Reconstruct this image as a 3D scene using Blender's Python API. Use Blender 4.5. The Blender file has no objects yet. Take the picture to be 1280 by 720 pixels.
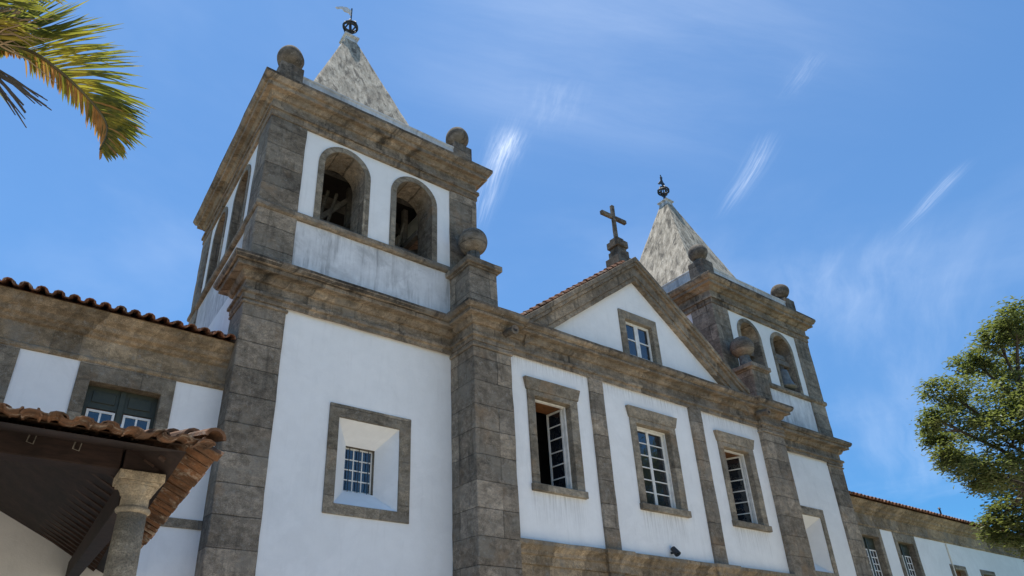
import bpy, bmesh, math, random
from math import sin, cos, pi, radians, sqrt
from mathutils import Vector, Matrix, noise

random.seed(11)
SC = bpy.context.scene
COL = SC.collection
S = 0.65            # metres per drawing unit (all builder coordinates below are drawing units, eye level = 0)
EYE = 1.65          # eye height in metres
GZ = -EYE / S       # ground level in drawing units

# ------------------------------------------------------------------ camera
cam = bpy.data.cameras.new('camera')
cam_o = bpy.data.objects.new('camera', cam)
COL.objects.link(cam_o)
cam_o.location = (0, 0, EYE)
cam_o.rotation_euler = (radians(90 + 25.967), 0, radians(-32.316))
cam.sensor_width = 36.0
cam.lens = 36.0 * 822.92 / 1280.0
cam.shift_x = (640 - 549) / 1280.0
cam.shift_y = (449.73 - 360) / 1280.0
cam.clip_start = 0.05
cam.clip_end = 5000
SC.camera = cam_o

# ------------------------------------------------------------------ light
SUN_EL, SUN_AZ = radians(80.0), radians(-8.0)      # azimuth from +Y (behind the church), positive to +X
SUN_STRENGTH, SKY_STRENGTH, EXPOSURE = 5.0, 0.115, 0.53
sun = bpy.data.lights.new('sun', 'SUN')
sun.energy = SUN_STRENGTH
sun.angle = radians(0.5)
sun.color = (1.0, 0.95, 0.86)
sun_o = bpy.data.objects.new('sun', sun)
COL.objects.link(sun_o)
sdir = Vector((sin(SUN_AZ) * cos(SUN_EL), cos(SUN_AZ) * cos(SUN_EL), sin(SUN_EL)))
sun_o.rotation_euler = (-sdir).to_track_quat('-Z', 'Y').to_euler()
sun_o.location = (0, 0, 60)

VS = SC.view_settings
VS.view_transform = 'Standard'
VS.look = 'None'
VS.gamma = 1.0
VS.use_curve_mapping = False
VS.exposure = EXPOSURE


class NT:
    """tiny node-tree helper"""
    def __init__(self, tree):
        self.t = tree
        self.t.nodes.clear()

    def n(self, typ, **kw):
        nd = self.t.nodes.new(typ)
        for k, v in kw.items():
            setattr(nd, k, v)
        return nd

    def put(self, sock, v):
        if isinstance(v, bpy.types.NodeSocket):
            self.t.links.new(v, sock)
        elif v is not None:
            if isinstance(v, (tuple, list)) and len(v) == 3 and sock.type == 'RGBA':
                v = (*v, 1.0)
            sock.default_value = v

    def m(self, op, a, b=0.0, c=0.0, clamp=False):
        nd = self.n('ShaderNodeMath', operation=op, use_clamp=clamp)
        for i, v in enumerate((a, b, c)):
            self.put(nd.inputs[i], v)
        return nd.outputs[0]

    def vm(self, op, a, b=(0, 0, 0)):
        nd = self.n('ShaderNodeVectorMath', operation=op)
        self.put(nd.inputs[0], a)
        self.put(nd.inputs[1], b)
        return nd.outputs[0]

    def xyz(self, v):
        nd = self.n('ShaderNodeSeparateXYZ')
        self.put(nd.inputs[0], v)
        return nd.outputs

    def comb(self, x=0.0, y=0.0, z=0.0):
        nd = self.n('ShaderNodeCombineXYZ')
        for i, v in enumerate((x, y, z)):
            self.put(nd.inputs[i], v)
        return nd.outputs[0]

    def noise(self, vec, scale, detail=4.0, rough=0.55, dist=0.0):
        nd = self.n('ShaderNodeTexNoise')
        self.put(nd.inputs['Vector'], vec)
        nd.inputs['Scale'].default_value = scale
        nd.inputs['Detail'].default_value = detail
        nd.inputs['Roughness'].default_value = rough
        nd.inputs['Distortion'].default_value = dist
        return nd.outputs[0]

    def ramp(self, v, lo, hi, a=0.0, b=1.0):
        nd = self.n('ShaderNodeMapRange', interpolation_type='SMOOTHSTEP')
        for i, q in enumerate((v, lo, hi, a, b)):
            self.put(nd.inputs[i], q)
        return nd.outputs[0]

    def mix(self, f, a, b, mode='MIX'):
        nd = self.n('ShaderNodeMix', data_type='RGBA', blend_type=mode)
        self.put(nd.inputs[0], f)
        self.put(nd.inputs[6], a)
        self.put(nd.inputs[7], b)
        return nd.outputs[2]

    def scale_col(self, col, f):
        return self.mix(1.0, col, self.comb3(f), 'MULTIPLY')

    def comb3(self, f):
        nd = self.n('ShaderNodeCombineColor')
        for i in range(3):
            self.put(nd.inputs[i], f)
        return nd.outputs[0]


# ------------------------------------------------------------------ sky with cirrus
world = bpy.data.worlds.new('World')
SC.world = world
world.use_nodes = True
w = NT(world.node_tree)
sky = w.n('ShaderNodeTexSky', sky_type='NISHITA')
sky.sun_disc = False
sky.sun_elevation = SUN_EL
sky.sun_rotation = SUN_AZ
sky.altitude = 0
sky.air_density = 1.0
sky.dust_density = 0.25
sky.ozone_density = 2.5
tc = w.n('ShaderNodeTexCoord')
d = w.xyz(tc.outputs['Generated'])
dz = w.m('MAXIMUM', d[2], 0.03)
su, sv = w.m('DIVIDE', d[0], dz), w.m('DIVIDE', d[1], dz)        # the plane the cirrus lies in
plane = w.comb(su, sv, 0.0)
warp = w.noise(plane, 2.2, 3.0)


def wisp(ax, ay, bx, by, width, amt, curve=0.0, fine=1.0, seed=0.0):
    L = sqrt((bx - ax) ** 2 + (by - ay) ** 2)
    tx, ty = (bx - ax) / L, (by - ay) / L
    px, py = w.m('SUBTRACT', su, ax), w.m('SUBTRACT', sv, ay)
    t = w.m('DIVIDE', w.m('ADD', w.m('MULTIPLY', px, tx), w.m('MULTIPLY', py, ty)), L)
    s = w.m('ADD', w.m('MULTIPLY', px, -ty), w.m('MULTIPLY', py, tx))
    s = w.m('ADD', s, w.m('MULTIPLY', w.m('SUBTRACT', warp, 0.5), min(width * 2.0, 0.07)))
    s = w.m('SUBTRACT', s, w.m('MULTIPLY', w.m('MULTIPLY', t, w.m('SUBTRACT', 1.0, t)), curve))
    s = w.m('DIVIDE', s, width)
    fall = w.m('EXPONENT', w.m('MULTIPLY', w.m('MULTIPLY', s, s), -1.0))
    ends = w.m('MULTIPLY', w.ramp(t, -0.05, 0.32), w.ramp(t, 1.15, 0.45))
    st = w.noise(w.comb(w.m('MULTIPLY', t, 1.1), w.m('MULTIPLY', s, 1.5), seed), 1.8 * fine, 8.0, 0.62, 0.25)
    st = w.ramp(st, 0.32, 0.82, 0.12, 1.0)
    return w.m('MULTIPLY', w.m('MULTIPLY', fall, ends), w.m('MULTIPLY', st, amt))


parts = [
    wisp(0.640, 0.722, 0.785, 1.06, 0.022, 0.44, 0.03, 1.2, 1.0),
    wisp(0.655, 0.75, 0.705, 0.87, 0.026, 0.50, 0.0, 1.6, 2.0),
    wisp(1.100, 0.480, 1.250, 0.70, 0.022, 0.34, -0.02, 1.1, 3.0),
    wisp(1.530, 0.305, 1.690, 0.53, 0.016, 0.30, 0.0, 1.1, 4.0),
    wisp(1.000, 0.320, 1.045, 0.42, 0.022, 0.12, 0.0, 1.6, 5.0),
    wisp(0.660, 0.600, 0.720, 0.74, 0.050, 0.09, 0.0, 1.6, 6.0),
    wisp(1.70, 0.50, 3.05, 1.20, 0.30, 0.19, 0.0, 0.5, 7.0),
    wisp(1.55, 0.55, 2.10, 0.90, 0.22, 0.14, 0.0, 1.0, 8.0),
    wisp(2.5, 0.95, 4.6, 1.75, 0.30, 0.20, 0.0, 0.5, 9.0),
    wisp(0.25, 0.62, 1.25, 0.34, 0.24, 0.24, 0.0, 0.3, 11.0),
    wisp(1.20, 0.80, 1.55, 1.15, 0.10, 0.16, 0.0, 1.0, 10.0),
]
veil = w.m('MULTIPLY', w.ramp(w.noise(plane, 0.8, 6.0, 0.58, 0.3), 0.46, 0.85), 0.15)
acc = veil
for p_ in parts:
    acc = w.m('ADD', acc, p_)
acc = w.m('MINIMUM', acc, 0.9)
skycol = w.mix(w.ramp(d[2], 0.12, 0.55), w.mix(1.0, sky.outputs[0], (0.27, 0.60, 0.86), 'MULTIPLY'), w.mix(1.0, sky.outputs[0], (0.66, 0.95, 1.12), 'MULTIPLY'))
cloudy = w.mix(acc, skycol, (8.0, 8.6, 9.4))
bg = w.n('ShaderNodeBackground')
w.put(bg.inputs[0], cloudy)
bg.inputs[1].default_value = SKY_STRENGTH
wo = w.n('ShaderNodeOutputWorld')
w.t.links.new(bg.outputs[0], wo.inputs[0])


# ------------------------------------------------------------------ materials
def new_mat(name):
    mt = bpy.data.materials.new(name)
    mt.use_nodes = True
    k = NT(mt.node_tree)
    out = k.n('ShaderNodeOutputMaterial')
    b = k.n('ShaderNodeBsdfPrincipled')
    k.t.links.new(b.outputs[0], out.inputs[0])
    geo = k.n('ShaderNodeNewGeometry')
    return mt, k, b, geo.outputs['Position'], out


def bump(k, b, h, strength, dist=0.03):
    nd = k.n('ShaderNodeBump')
    nd.inputs['Strength'].default_value = strength
    nd.inputs['Distance'].default_value = dist
    k.put(nd.inputs['Height'], h)
    k.t.links.new(nd.outputs[0], b.inputs['Normal'])


def stone_mat(name, c1, c2, bw=1.1, rh=0.62, mortar=(0.2, 0.17, 0.13), mold=0.55, msize=0.008, offset=0.5):
    mt, k, b, pos, _ = new_mat(name)
    x, y, z = k.xyz(pos)
    wob = k.m('MULTIPLY', k.m('SUBTRACT', k.noise(pos, 1.6, 3.0), 0.5), 0.05)
    u = k.m('ADD', k.m('ADD', x, y), wob)
    br = k.n('ShaderNodeTexBrick')
    k.put(br.inputs['Vector'], k.comb(u, k.m('ADD', z, wob), 0.0))
    br.offset = offset
    k.put(br.inputs['Color1'], c1)
    k.put(br.inputs['Color2'], c2)
    k.put(br.inputs['Mortar'], mortar)
    br.inputs['Scale'].default_value = 1.0
    br.inputs['Mortar Size'].default_value = msize
    br.inputs['Mortar Smooth'].default_value = 0.6
    br.inputs['Brick Width'].default_value = bw
    br.inputs['Row Height'].default_value = rh
    col = br.outputs[0]
    # every block has a tone of its own
    ux = k.m('FLOOR', k.m('DIVIDE', u, bw * 0.5))
    uz = k.m('FLOOR', k.m('DIVIDE', k.m('ADD', z, wob), rh))
    wn_ = k.n('ShaderNodeTexWhiteNoise', noise_dimensions='2D')
    k.put(wn_.inputs[0], k.comb(ux, uz, 0.0))
    col = k.scale_col(col, k.ramp(wn_.outputs[0], 0.0, 1.0, 0.76, 1.26))
    big = k.noise(pos, 0.8, 5.0, 0.6)
    mid = k.noise(pos, 7.0, 9.0, 0.72, 0.2)
    fine = k.noise(pos, 60.0, 5.0, 0.7)
    vein = k.noise(k.vm('ADD', k.comb(k.m('MULTIPLY', u, 1.0), y, k.m('MULTIPLY', z, 1.7)), (4, 4, 4)), 3.2, 9.0, 0.74, 0.5)
    col = k.scale_col(col, k.ramp(big, 0.3, 0.72, 0.80, 1.18))
    col = k.scale_col(col, k.ramp(mid, 0.3, 0.72, 0.74, 1.26))
    col = k.scale_col(col, k.ramp(vein, 0.34, 0.66, 0.70, 1.30))
    col = k.scale_col(col, k.ramp(fine, 0.32, 0.68, 0.66, 1.34))
    # greyer lichen patches and warm iron patches
    col = k.mix(k.ramp(k.noise(pos, 1.3, 6.0, 0.65, 0.2), 0.50, 0.62, 0.0, 0.55), col, (0.235, 0.212, 0.175))
    col = k.mix(k.ramp(k.noise(k.vm('ADD', pos, (2, 8, 6)), 9.0, 6.0, 0.7), 0.56, 0.66, 0.0, 0.5), col, (0.29, 0.275, 0.24))
    col = k.mix(k.ramp(k.noise(k.vm('ADD', pos, (7, 3, 1)), 1.1, 6.0, 0.65), 0.54, 0.72, 0.0, 0.5), col, (0.30, 0.195, 0.11))
    # black mould running down in streaks
    stv = k.comb(k.m('MULTIPLY', k.m('ADD', x, y), 4.0), k.m('MULTIPLY', x, 0.5), k.m('MULTIPLY', z, 0.5))
    st = k.m('MULTIPLY', k.ramp(k.noise(stv, 1.0, 7.0, 0.65), 0.48, 0.70), k.ramp(k.noise(pos, 0.6, 4.0), 0.44, 0.58))
    col = k.mix(k.m('MULTIPLY', st, mold), col, (0.03, 0.027, 0.023))
    blk = k.m('MULTIPLY', k.ramp(k.noise(k.vm('ADD', pos, (5, 5, 2)), 0.9, 8.0, 0.7), 0.57, 0.68), mold)
    col = k.mix(k.m('MULTIPLY', blk, 0.8), col, (0.026, 0.023, 0.02))
    k.put(b.inputs['Base Color'], col)
    b.inputs['Roughness'].default_value = 0.92
    b.inputs['Specular IOR Level'].default_value = 0.2
    h = k.m('ADD', k.m('MULTIPLY', mid, 0.7), k.m('MULTIPLY', fine, 0.35))
    h = k.m('ADD', h, k.m('MULTIPLY', vein, 0.35))
    h = k.m('SUBTRACT', h, k.m('MULTIPLY', br.outputs[1], 1.2))
    bump(k, b, h, 0.9, 0.045)
    return mt


def plaster_mat(name, base, stain=0.05, mold=0.0, drips=()):
    mt, k, b, pos, _ = new_mat(name)
    x, y, z = k.xyz(pos)
    big = k.noise(pos, 0.5, 4.0, 0.6)
    mid = k.noise(pos, 3.5, 6.0, 0.65)
    fine = k.noise(pos, 40.0, 4.0, 0.6)
    stv = k.comb(k.m('MULTIPLY', k.m('ADD', x, y), 5.0), x, k.m('MULTIPLY', z, 0.5))
    streak = k.noise(stv, 1.0, 5.0, 0.65)
    col = k.mix(0.0, base, base)
    col = k.scale_col(col, k.ramp(big, 0.3, 0.7, 1.0 - stain, 1.0 + stain * 0.5))
    col = k.scale_col(col, k.ramp(mid, 0.3, 0.75, 1.0 + stain * 0.3, 1.0 - stain))
    col = k.scale_col(col, k.ramp(streak, 0.52, 0.8, 1.0, 1.0 - stain * 2.2))
    if mold:
        blot = k.ramp(k.noise(pos, 1.5, 7.0, 0.68, 0.5), 0.40, 0.70)
        run = k.ramp(streak, 0.40, 0.68)
        mk = k.m('MULTIPLY', k.m('MAXIMUM', k.m('MULTIPLY', blot, 0.75), run), k.ramp(k.noise(pos, 0.8, 4.0), 0.36, 0.6, 0.25, 1.0))
        col = k.mix(k.m('MULTIPLY', mk, mold), col, (0.17, 0.175, 0.18))
    for xa, xb, zt, ln in drips:
        inx = k.m('MULTIPLY', k.ramp(x, xa - 0.1, xa + 0.15), k.ramp(x, xb + 0.1, xb - 0.15))
        inz = k.m('MULTIPLY', k.ramp(z, zt - ln, zt - 0.05), k.m('LESS_THAN', z, zt + 0.02))
        run2 = k.noise(k.comb(k.m('MULTIPLY', x, 16.0), 0.0, k.m('MULTIPLY', z, 0.7)), 1.0, 5.0, 0.6)
        col = k.mix(k.m('MULTIPLY', k.m('MULTIPLY', inx, inz), k.ramp(run2, 0.40, 0.68, 0.0, 0.55)), col, (0.42, 0.41, 0.39))
    patch = k.noise(k.vm('ADD', pos, (11, 2, 5)), 0.35, 7.0, 0.7, 0.6)
    col = k.scale_col(col, k.ramp(patch, 0.48, 0.53, 1.0, 1.0 - stain * 0.9))
    k.put(b.inputs['Base Color'], col)
    b.inputs['Roughness'].default_value = 0.9
    b.inputs['Specular IOR Level'].default_value = 0.15
    bump(k, b, k.m('ADD', k.m('ADD', k.m('MULTIPLY', mid, 0.7), k.m('MULTIPLY', fine, 0.3)), k.m('MULTIPLY', big, 1.5)), 0.35, 0.035)
    return mt


def spire_mat():
    mt, k, b, pos, _ = new_mat('rough_weathered_render')
    x, y, z = k.xyz(pos)
    stv = k.comb(k.m('MULTIPLY', x, 9.0), k.m('MULTIPLY', y, 9.0), k.m('MULTIPLY', z, 0.4))
    st = k.noise(stv, 1.0, 7.0, 0.68, 0.2)
    stv2 = k.comb(k.m('MULTIPLY', x, 3.0), k.m('MULTIPLY', y, 3.0), k.m('MULTIPLY', z, 0.25))
    st2 = k.noise(stv2, 1.0, 6.0, 0.65, 0.8)
    fine = k.noise(pos, 22.0, 5.0, 0.7)
    col = k.mix(k.ramp(st, 0.34, 0.66), (0.33, 0.285, 0.225), (0.54, 0.48, 0.39))
    col = k.scale_col(col, k.ramp(st2, 0.34, 0.62, 0.62, 1.12))
    col = k.scale_col(col, k.ramp(fine, 0.3, 0.7, 0.85, 1.12))
    col = k.mix(k.ramp(k.noise(k.vm('ADD', stv2, (3, 1, 7)), 1.3, 7.0, 0.7, 0.6), 0.50, 0.62, 0.0, 0.8), col, (0.085, 0.078, 0.068))
    k.put(b.inputs['Base Color'], col)
    b.inputs['Roughness'].default_value = 0.95
    b.inputs['Specular IOR Level'].default_value = 0.1
    bump(k, b, k.m('ADD', k.m('MULTIPLY', st, 0.8), k.m('MULTIPLY', fine, 0.3)), 0.35, 0.035)
    return mt


def tile_mat(name, a=(0.27, 0.115, 0.06), bcol=(0.14, 0.075, 0.048), dark=0.7):
    mt, k, b, pos, _ = new_mat(name)
    big = k.noise(pos, 2.8, 5.0, 0.6)
    mid = k.noise(pos, 9.0, 6.0, 0.7)
    fine = k.noise(pos, 60.0, 3.0)
    col = k.mix(k.ramp(big, 0.32, 0.68), a, bcol)
    col = k.scale_col(col, k.ramp(mid, 0.3, 0.72, 0.6, 1.25))
    col = k.mix(k.ramp(k.noise(k.vm('ADD', pos, (3, 9, 4)), 4.0, 6.0, 0.7), 0.50, 0.72, 0.0, dark), col, (0.045, 0.04, 0.034))
    col = k.mix(k.ramp(k.noise(k.vm('ADD', pos, (1, 2, 8)), 6.0, 6.0, 0.7), 0.52, 0.66, 0.0, 0.65), col, (0.40, 0.35, 0.29))  # pale lichen patches, strengthened to imitate bright sun spots on the tile tops
    k.put(b.inputs['Base Color'], col)
    b.inputs['Roughness'].default_value = 0.88
    b.inputs['Specular IOR Level'].default_value = 0.2
    bump(k, b, k.m('ADD', mid, k.m('MULTIPLY', fine, 0.4)), 0.45, 0.02)
    return mt


def wood_mat(name, a, bcol, rough=0.7, sx=1.0):
    mt, k, b, pos, _ = new_mat(name)
    x, y, z = k.xyz(pos)
    g = k.noise(k.comb(k.m('MULTIPLY', x, 3.0), k.m('MULTIPLY', y, 3.0), k.m('MULTIPLY', z, 14.0)), 1.4 * sx, 7.0, 0.65, 0.8)
    big = k.noise(pos, 2.0, 4.0)
    col = k.mix(k.ramp(g, 0.3, 0.7), a, bcol)
    col = k.scale_col(col, k.ramp(big, 0.3, 0.7, 0.7, 1.25))
    k.put(b.inputs['Base Color'], col)
    b.inputs['Roughness'].default_value = rough
    b.inputs['Specular IOR Level'].default_value = 0.25
    bump(k, b, g, 0.35, 0.012)
    return mt


def paint_mat(name, c, rough=0.5, var=0.12):
    mt, k, b, pos, _ = new_mat(name)
    mid = k.noise(pos, 6.0, 5.0, 0.6)
    col = k.scale_col(k.mix(0.0, c, c), k.ramp(mid, 0.3, 0.7, 1.0 - var, 1.0 + var * 0.5))
    k.put(b.inputs['Base Color'], col)
    b.inputs['Roughness'].default_value = rough
    bump(k, b, k.noise(pos, 45.0, 3.0), 0.12, 0.01)
    return mt


def glass_mat():
    mt, k, b, pos, _ = new_mat('old_window_glass')
    k.put(b.inputs['Base Color'], (0.012, 0.016, 0.022))
    b.inputs['Roughness'].default_value = 0.04
    b.inputs['IOR'].default_value = 1.75
    b.inputs['Specular IOR Level'].default_value = 0.75
    bump(k, b, k.noise(pos, 3.2, 3.0), 0.22, 0.05)
    return mt


def leaf_mat(name, a, bcol, trans, dry=None):
    mt, k, b, pos, out = new_mat(name)
    n1 = k.noise(pos, 1.1, 4.0, 0.6)
    n2 = k.noise(pos, 14.0, 3.0)
    col = k.mix(k.ramp(n1, 0.36, 0.64), a, bcol)
    col = k.scale_col(col, k.ramp(n2, 0.3, 0.7, 0.7, 1.25))
    if dry:
        col = k.mix(k.ramp(k.noise(pos, 3.2, 4.0, 0.6), dry[0], dry[1]), col, dry[2])
    k.put(b.inputs['Base Color'], col)
    b.inputs['Roughness'].default_value = 0.45
    b.inputs['Specular IOR Level'].default_value = 0.35
    tr = k.n('ShaderNodeBsdfTranslucent')
    k.put(tr.inputs[0], k.mix(0.6, col, trans))
    mx = k.n('ShaderNodeMixShader')
    mx.inputs[0].default_value = 0.42
    k.t.links.new(b.outputs[0], mx.inputs[1])
    k.t.links.new(tr.outputs[0], mx.inputs[2])
    k.t.links.new(mx.outputs[0], out.inputs[0])
    return mt


def ground_mat():
    mt, k, b, pos, _ = new_mat('pale_paving')
    x, y, z = k.xyz(pos)
    br = k.n('ShaderNodeTexBrick')
    k.put(br.inputs['Vector'], k.comb(x, y, 0.0))
    k.put(br.inputs['Color1'], (0.56, 0.48, 0.37))
    k.put(br.inputs['Color2'], (0.48, 0.41, 0.31))
    k.put(br.inputs['Mortar'], (0.2, 0.18, 0.15))
    br.inputs['Mortar Size'].default_value = 0.01
    br.inputs['Brick Width'].default_value = 0.8
    br.inputs['Row Height'].default_value = 0.5
    br.inputs['Scale'].default_value = 1.0
    near = k.scale_col(br.outputs[0], k.ramp(k.noise(pos, 1.2, 6.0, 0.65), 0.3, 0.7, 0.75, 1.15))
    far = k.mix(k.ramp(k.noise(pos, 0.05, 5.0), 0.4, 0.6), (0.09, 0.12, 0.05), (0.14, 0.14, 0.08))
    r = k.m('SQRT', k.m('ADD', k.m('MULTIPLY', x, x), k.m('MULTIPLY', y, y)))
    k.put(b.inputs['Base Color'], k.mix(k.ramp(r, 34.0, 40.0), near, far))
    b.inputs['Roughness'].default_value = 0.9
    return mt


M = {}
M['stone'] = stone_mat('brown_gneiss_blocks', (0.280, 0.228, 0.170), (0.200, 0.170, 0.134), bw=2.3, rh=0.68, mortar=(0.13, 0.11, 0.085), msize=0.012)
M['stone_trim'] = stone_mat('brown_gneiss_mouldings', (0.262, 0.206, 0.145), (0.198, 0.160, 0.118), bw=1.35, rh=5.4, mortar=(0.12, 0.1, 0.08), mold=0.85)
M['stone_black'] = stone_mat('mouldy_gneiss', (0.165, 0.138, 0.108), (0.125, 0.107, 0.09), bw=3.0, rh=3.0, mold=0.9)
M['stone_lip'] = stone_mat('blackened_gneiss_lip', (0.15, 0.122, 0.092), (0.10, 0.084, 0.066), bw=1.6, rh=9.0, mold=1.0)
M['stone_wing'] = stone_mat('ochre_brown_ashlar', (0.285, 0.216, 0.138), (0.24, 0.182, 0.118), bw=1.1, rh=5.2, mortar=(0.34, 0.28, 0.20), mold=0.3, offset=0.0)
M['stone_frame'] = stone_mat('grey_brown_granite', (0.255, 0.215, 0.16), (0.22, 0.185, 0.138), bw=1.7, rh=1.1, mold=0.2)
M['column'] = stone_mat('pale_speckled_granite', (0.37, 0.305, 0.22), (0.35, 0.285, 0.21), bw=9, rh=9, mold=0.05, msize=0.0)
M['plaster'] = plaster_mat('white_limewash', (0.80, 0.80, 0.79), 0.035)
M['plaster_front'] = plaster_mat('white_limewash_with_drips', (0.80, 0.80, 0.79), 0.04, 0.0, [((a - 1.5) * S, (a + 1.5) * S, 6.92 * S + EYE, 1.1) for a in (18.7, 25.1, 31.6)] + [((16.3) * S, 34.1 * S, 12.86 * S + EYE, 0.5)])
M['plaster_old'] = plaster_mat('weathered_limewash', (0.74, 0.745, 0.75), 0.10, 0.62)
M['plaster_cream'] = plaster_mat('cream_limewash', (0.72, 0.68, 0.58), 0.05)
M['parapet'] = plaster_mat('stained_parapet_render', (0.62, 0.64, 0.66), 0.12, 0.75)
M['spire'] = spire_mat()
M['tile'] = tile_mat('clay_roof_tiles')
M['tile_canopy'] = tile_mat('orange_brown_clay_tiles', (0.21, 0.105, 0.055), (0.115, 0.072, 0.048), 0.8)
M['dark_wood'] = wood_mat('dark_stained_timber', (0.034, 0.020, 0.016), (0.016, 0.010, 0.009))
M['rafter_wood'] = wood_mat('brown_stained_rafters', (0.075, 0.045, 0.034), (0.04, 0.025, 0.02))
M['old_wood'] = wood_mat('grey_old_timber', (0.20, 0.18, 0.155), (0.11, 0.10, 0.085))
M['brown_wood'] = wood_mat('brown_window_timber', (0.20, 0.085, 0.03), (0.11, 0.05, 0.02))
M['green'] = paint_mat('dark_green_paint', (0.036, 0.040, 0.024), 0.5, 0.25)
M['white'] = paint_mat('white_window_paint', (0.72, 0.71, 0.67), 0.5, 0.15)
M['iron'] = paint_mat('black_iron', (0.02, 0.02, 0.02), 0.55, 0.3)
M['bronze'] = paint_mat('bell_bronze', (0.15, 0.15, 0.135), 0.5, 0.35)
M['tin'] = paint_mat('pale_tin', (0.6, 0.6, 0.6), 0.4, 0.2)
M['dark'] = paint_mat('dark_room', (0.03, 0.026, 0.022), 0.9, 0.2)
M['glass'] = glass_mat()
M['leaf'] = leaf_mat('tree_leaves', (0.078, 0.105, 0.034), (0.145, 0.155, 0.055), (0.30, 0.36, 0.07))
M['bark'] = wood_mat('grey_bark', (0.10, 0.085, 0.065), (0.05, 0.042, 0.034), 0.9)
M['palm'] = leaf_mat('palm_leaflets', (0.045, 0.065, 0.018), (0.085, 0.10, 0.024), (0.50, 0.50, 0.06), (0.52, 0.66, (0.36, 0.29, 0.04)))
M['palm_dry'] = leaf_mat('dry_palm_leaflets', (0.40, 0.22, 0.07), (0.30, 0.17, 0.06), (0.85, 0.48, 0.12))
M['palm_rib'] = paint_mat('olive_palm_rib', (0.10, 0.085, 0.04), 0.7, 0.3)
M['stalk'] = paint_mat('tan_palm_stalks', (0.30, 0.22, 0.13), 0.8, 0.3)
M['stalk_dark'] = paint_mat('dark_palm_twigs', (0.05, 0.045, 0.04), 0.8, 0.3)
M['ground'] = ground_mat()


# ------------------------------------------------------------------ mesh helpers
WORLD = {}
ROUGH = {'brown_gneiss_blocks': 0.014, 'brown_gneiss_mouldings': 0.013, 'mouldy_gneiss': 0.012, 'blackened_gneiss_lip': 0.013, 'ochre_brown_ashlar': 0.008, 'grey_brown_granite': 0.006, 'stained_parapet_render': 0.012}


def Wp(p):
    return Vector((p[0] * S, p[1] * S, p[2] * S + EYE))


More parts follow.
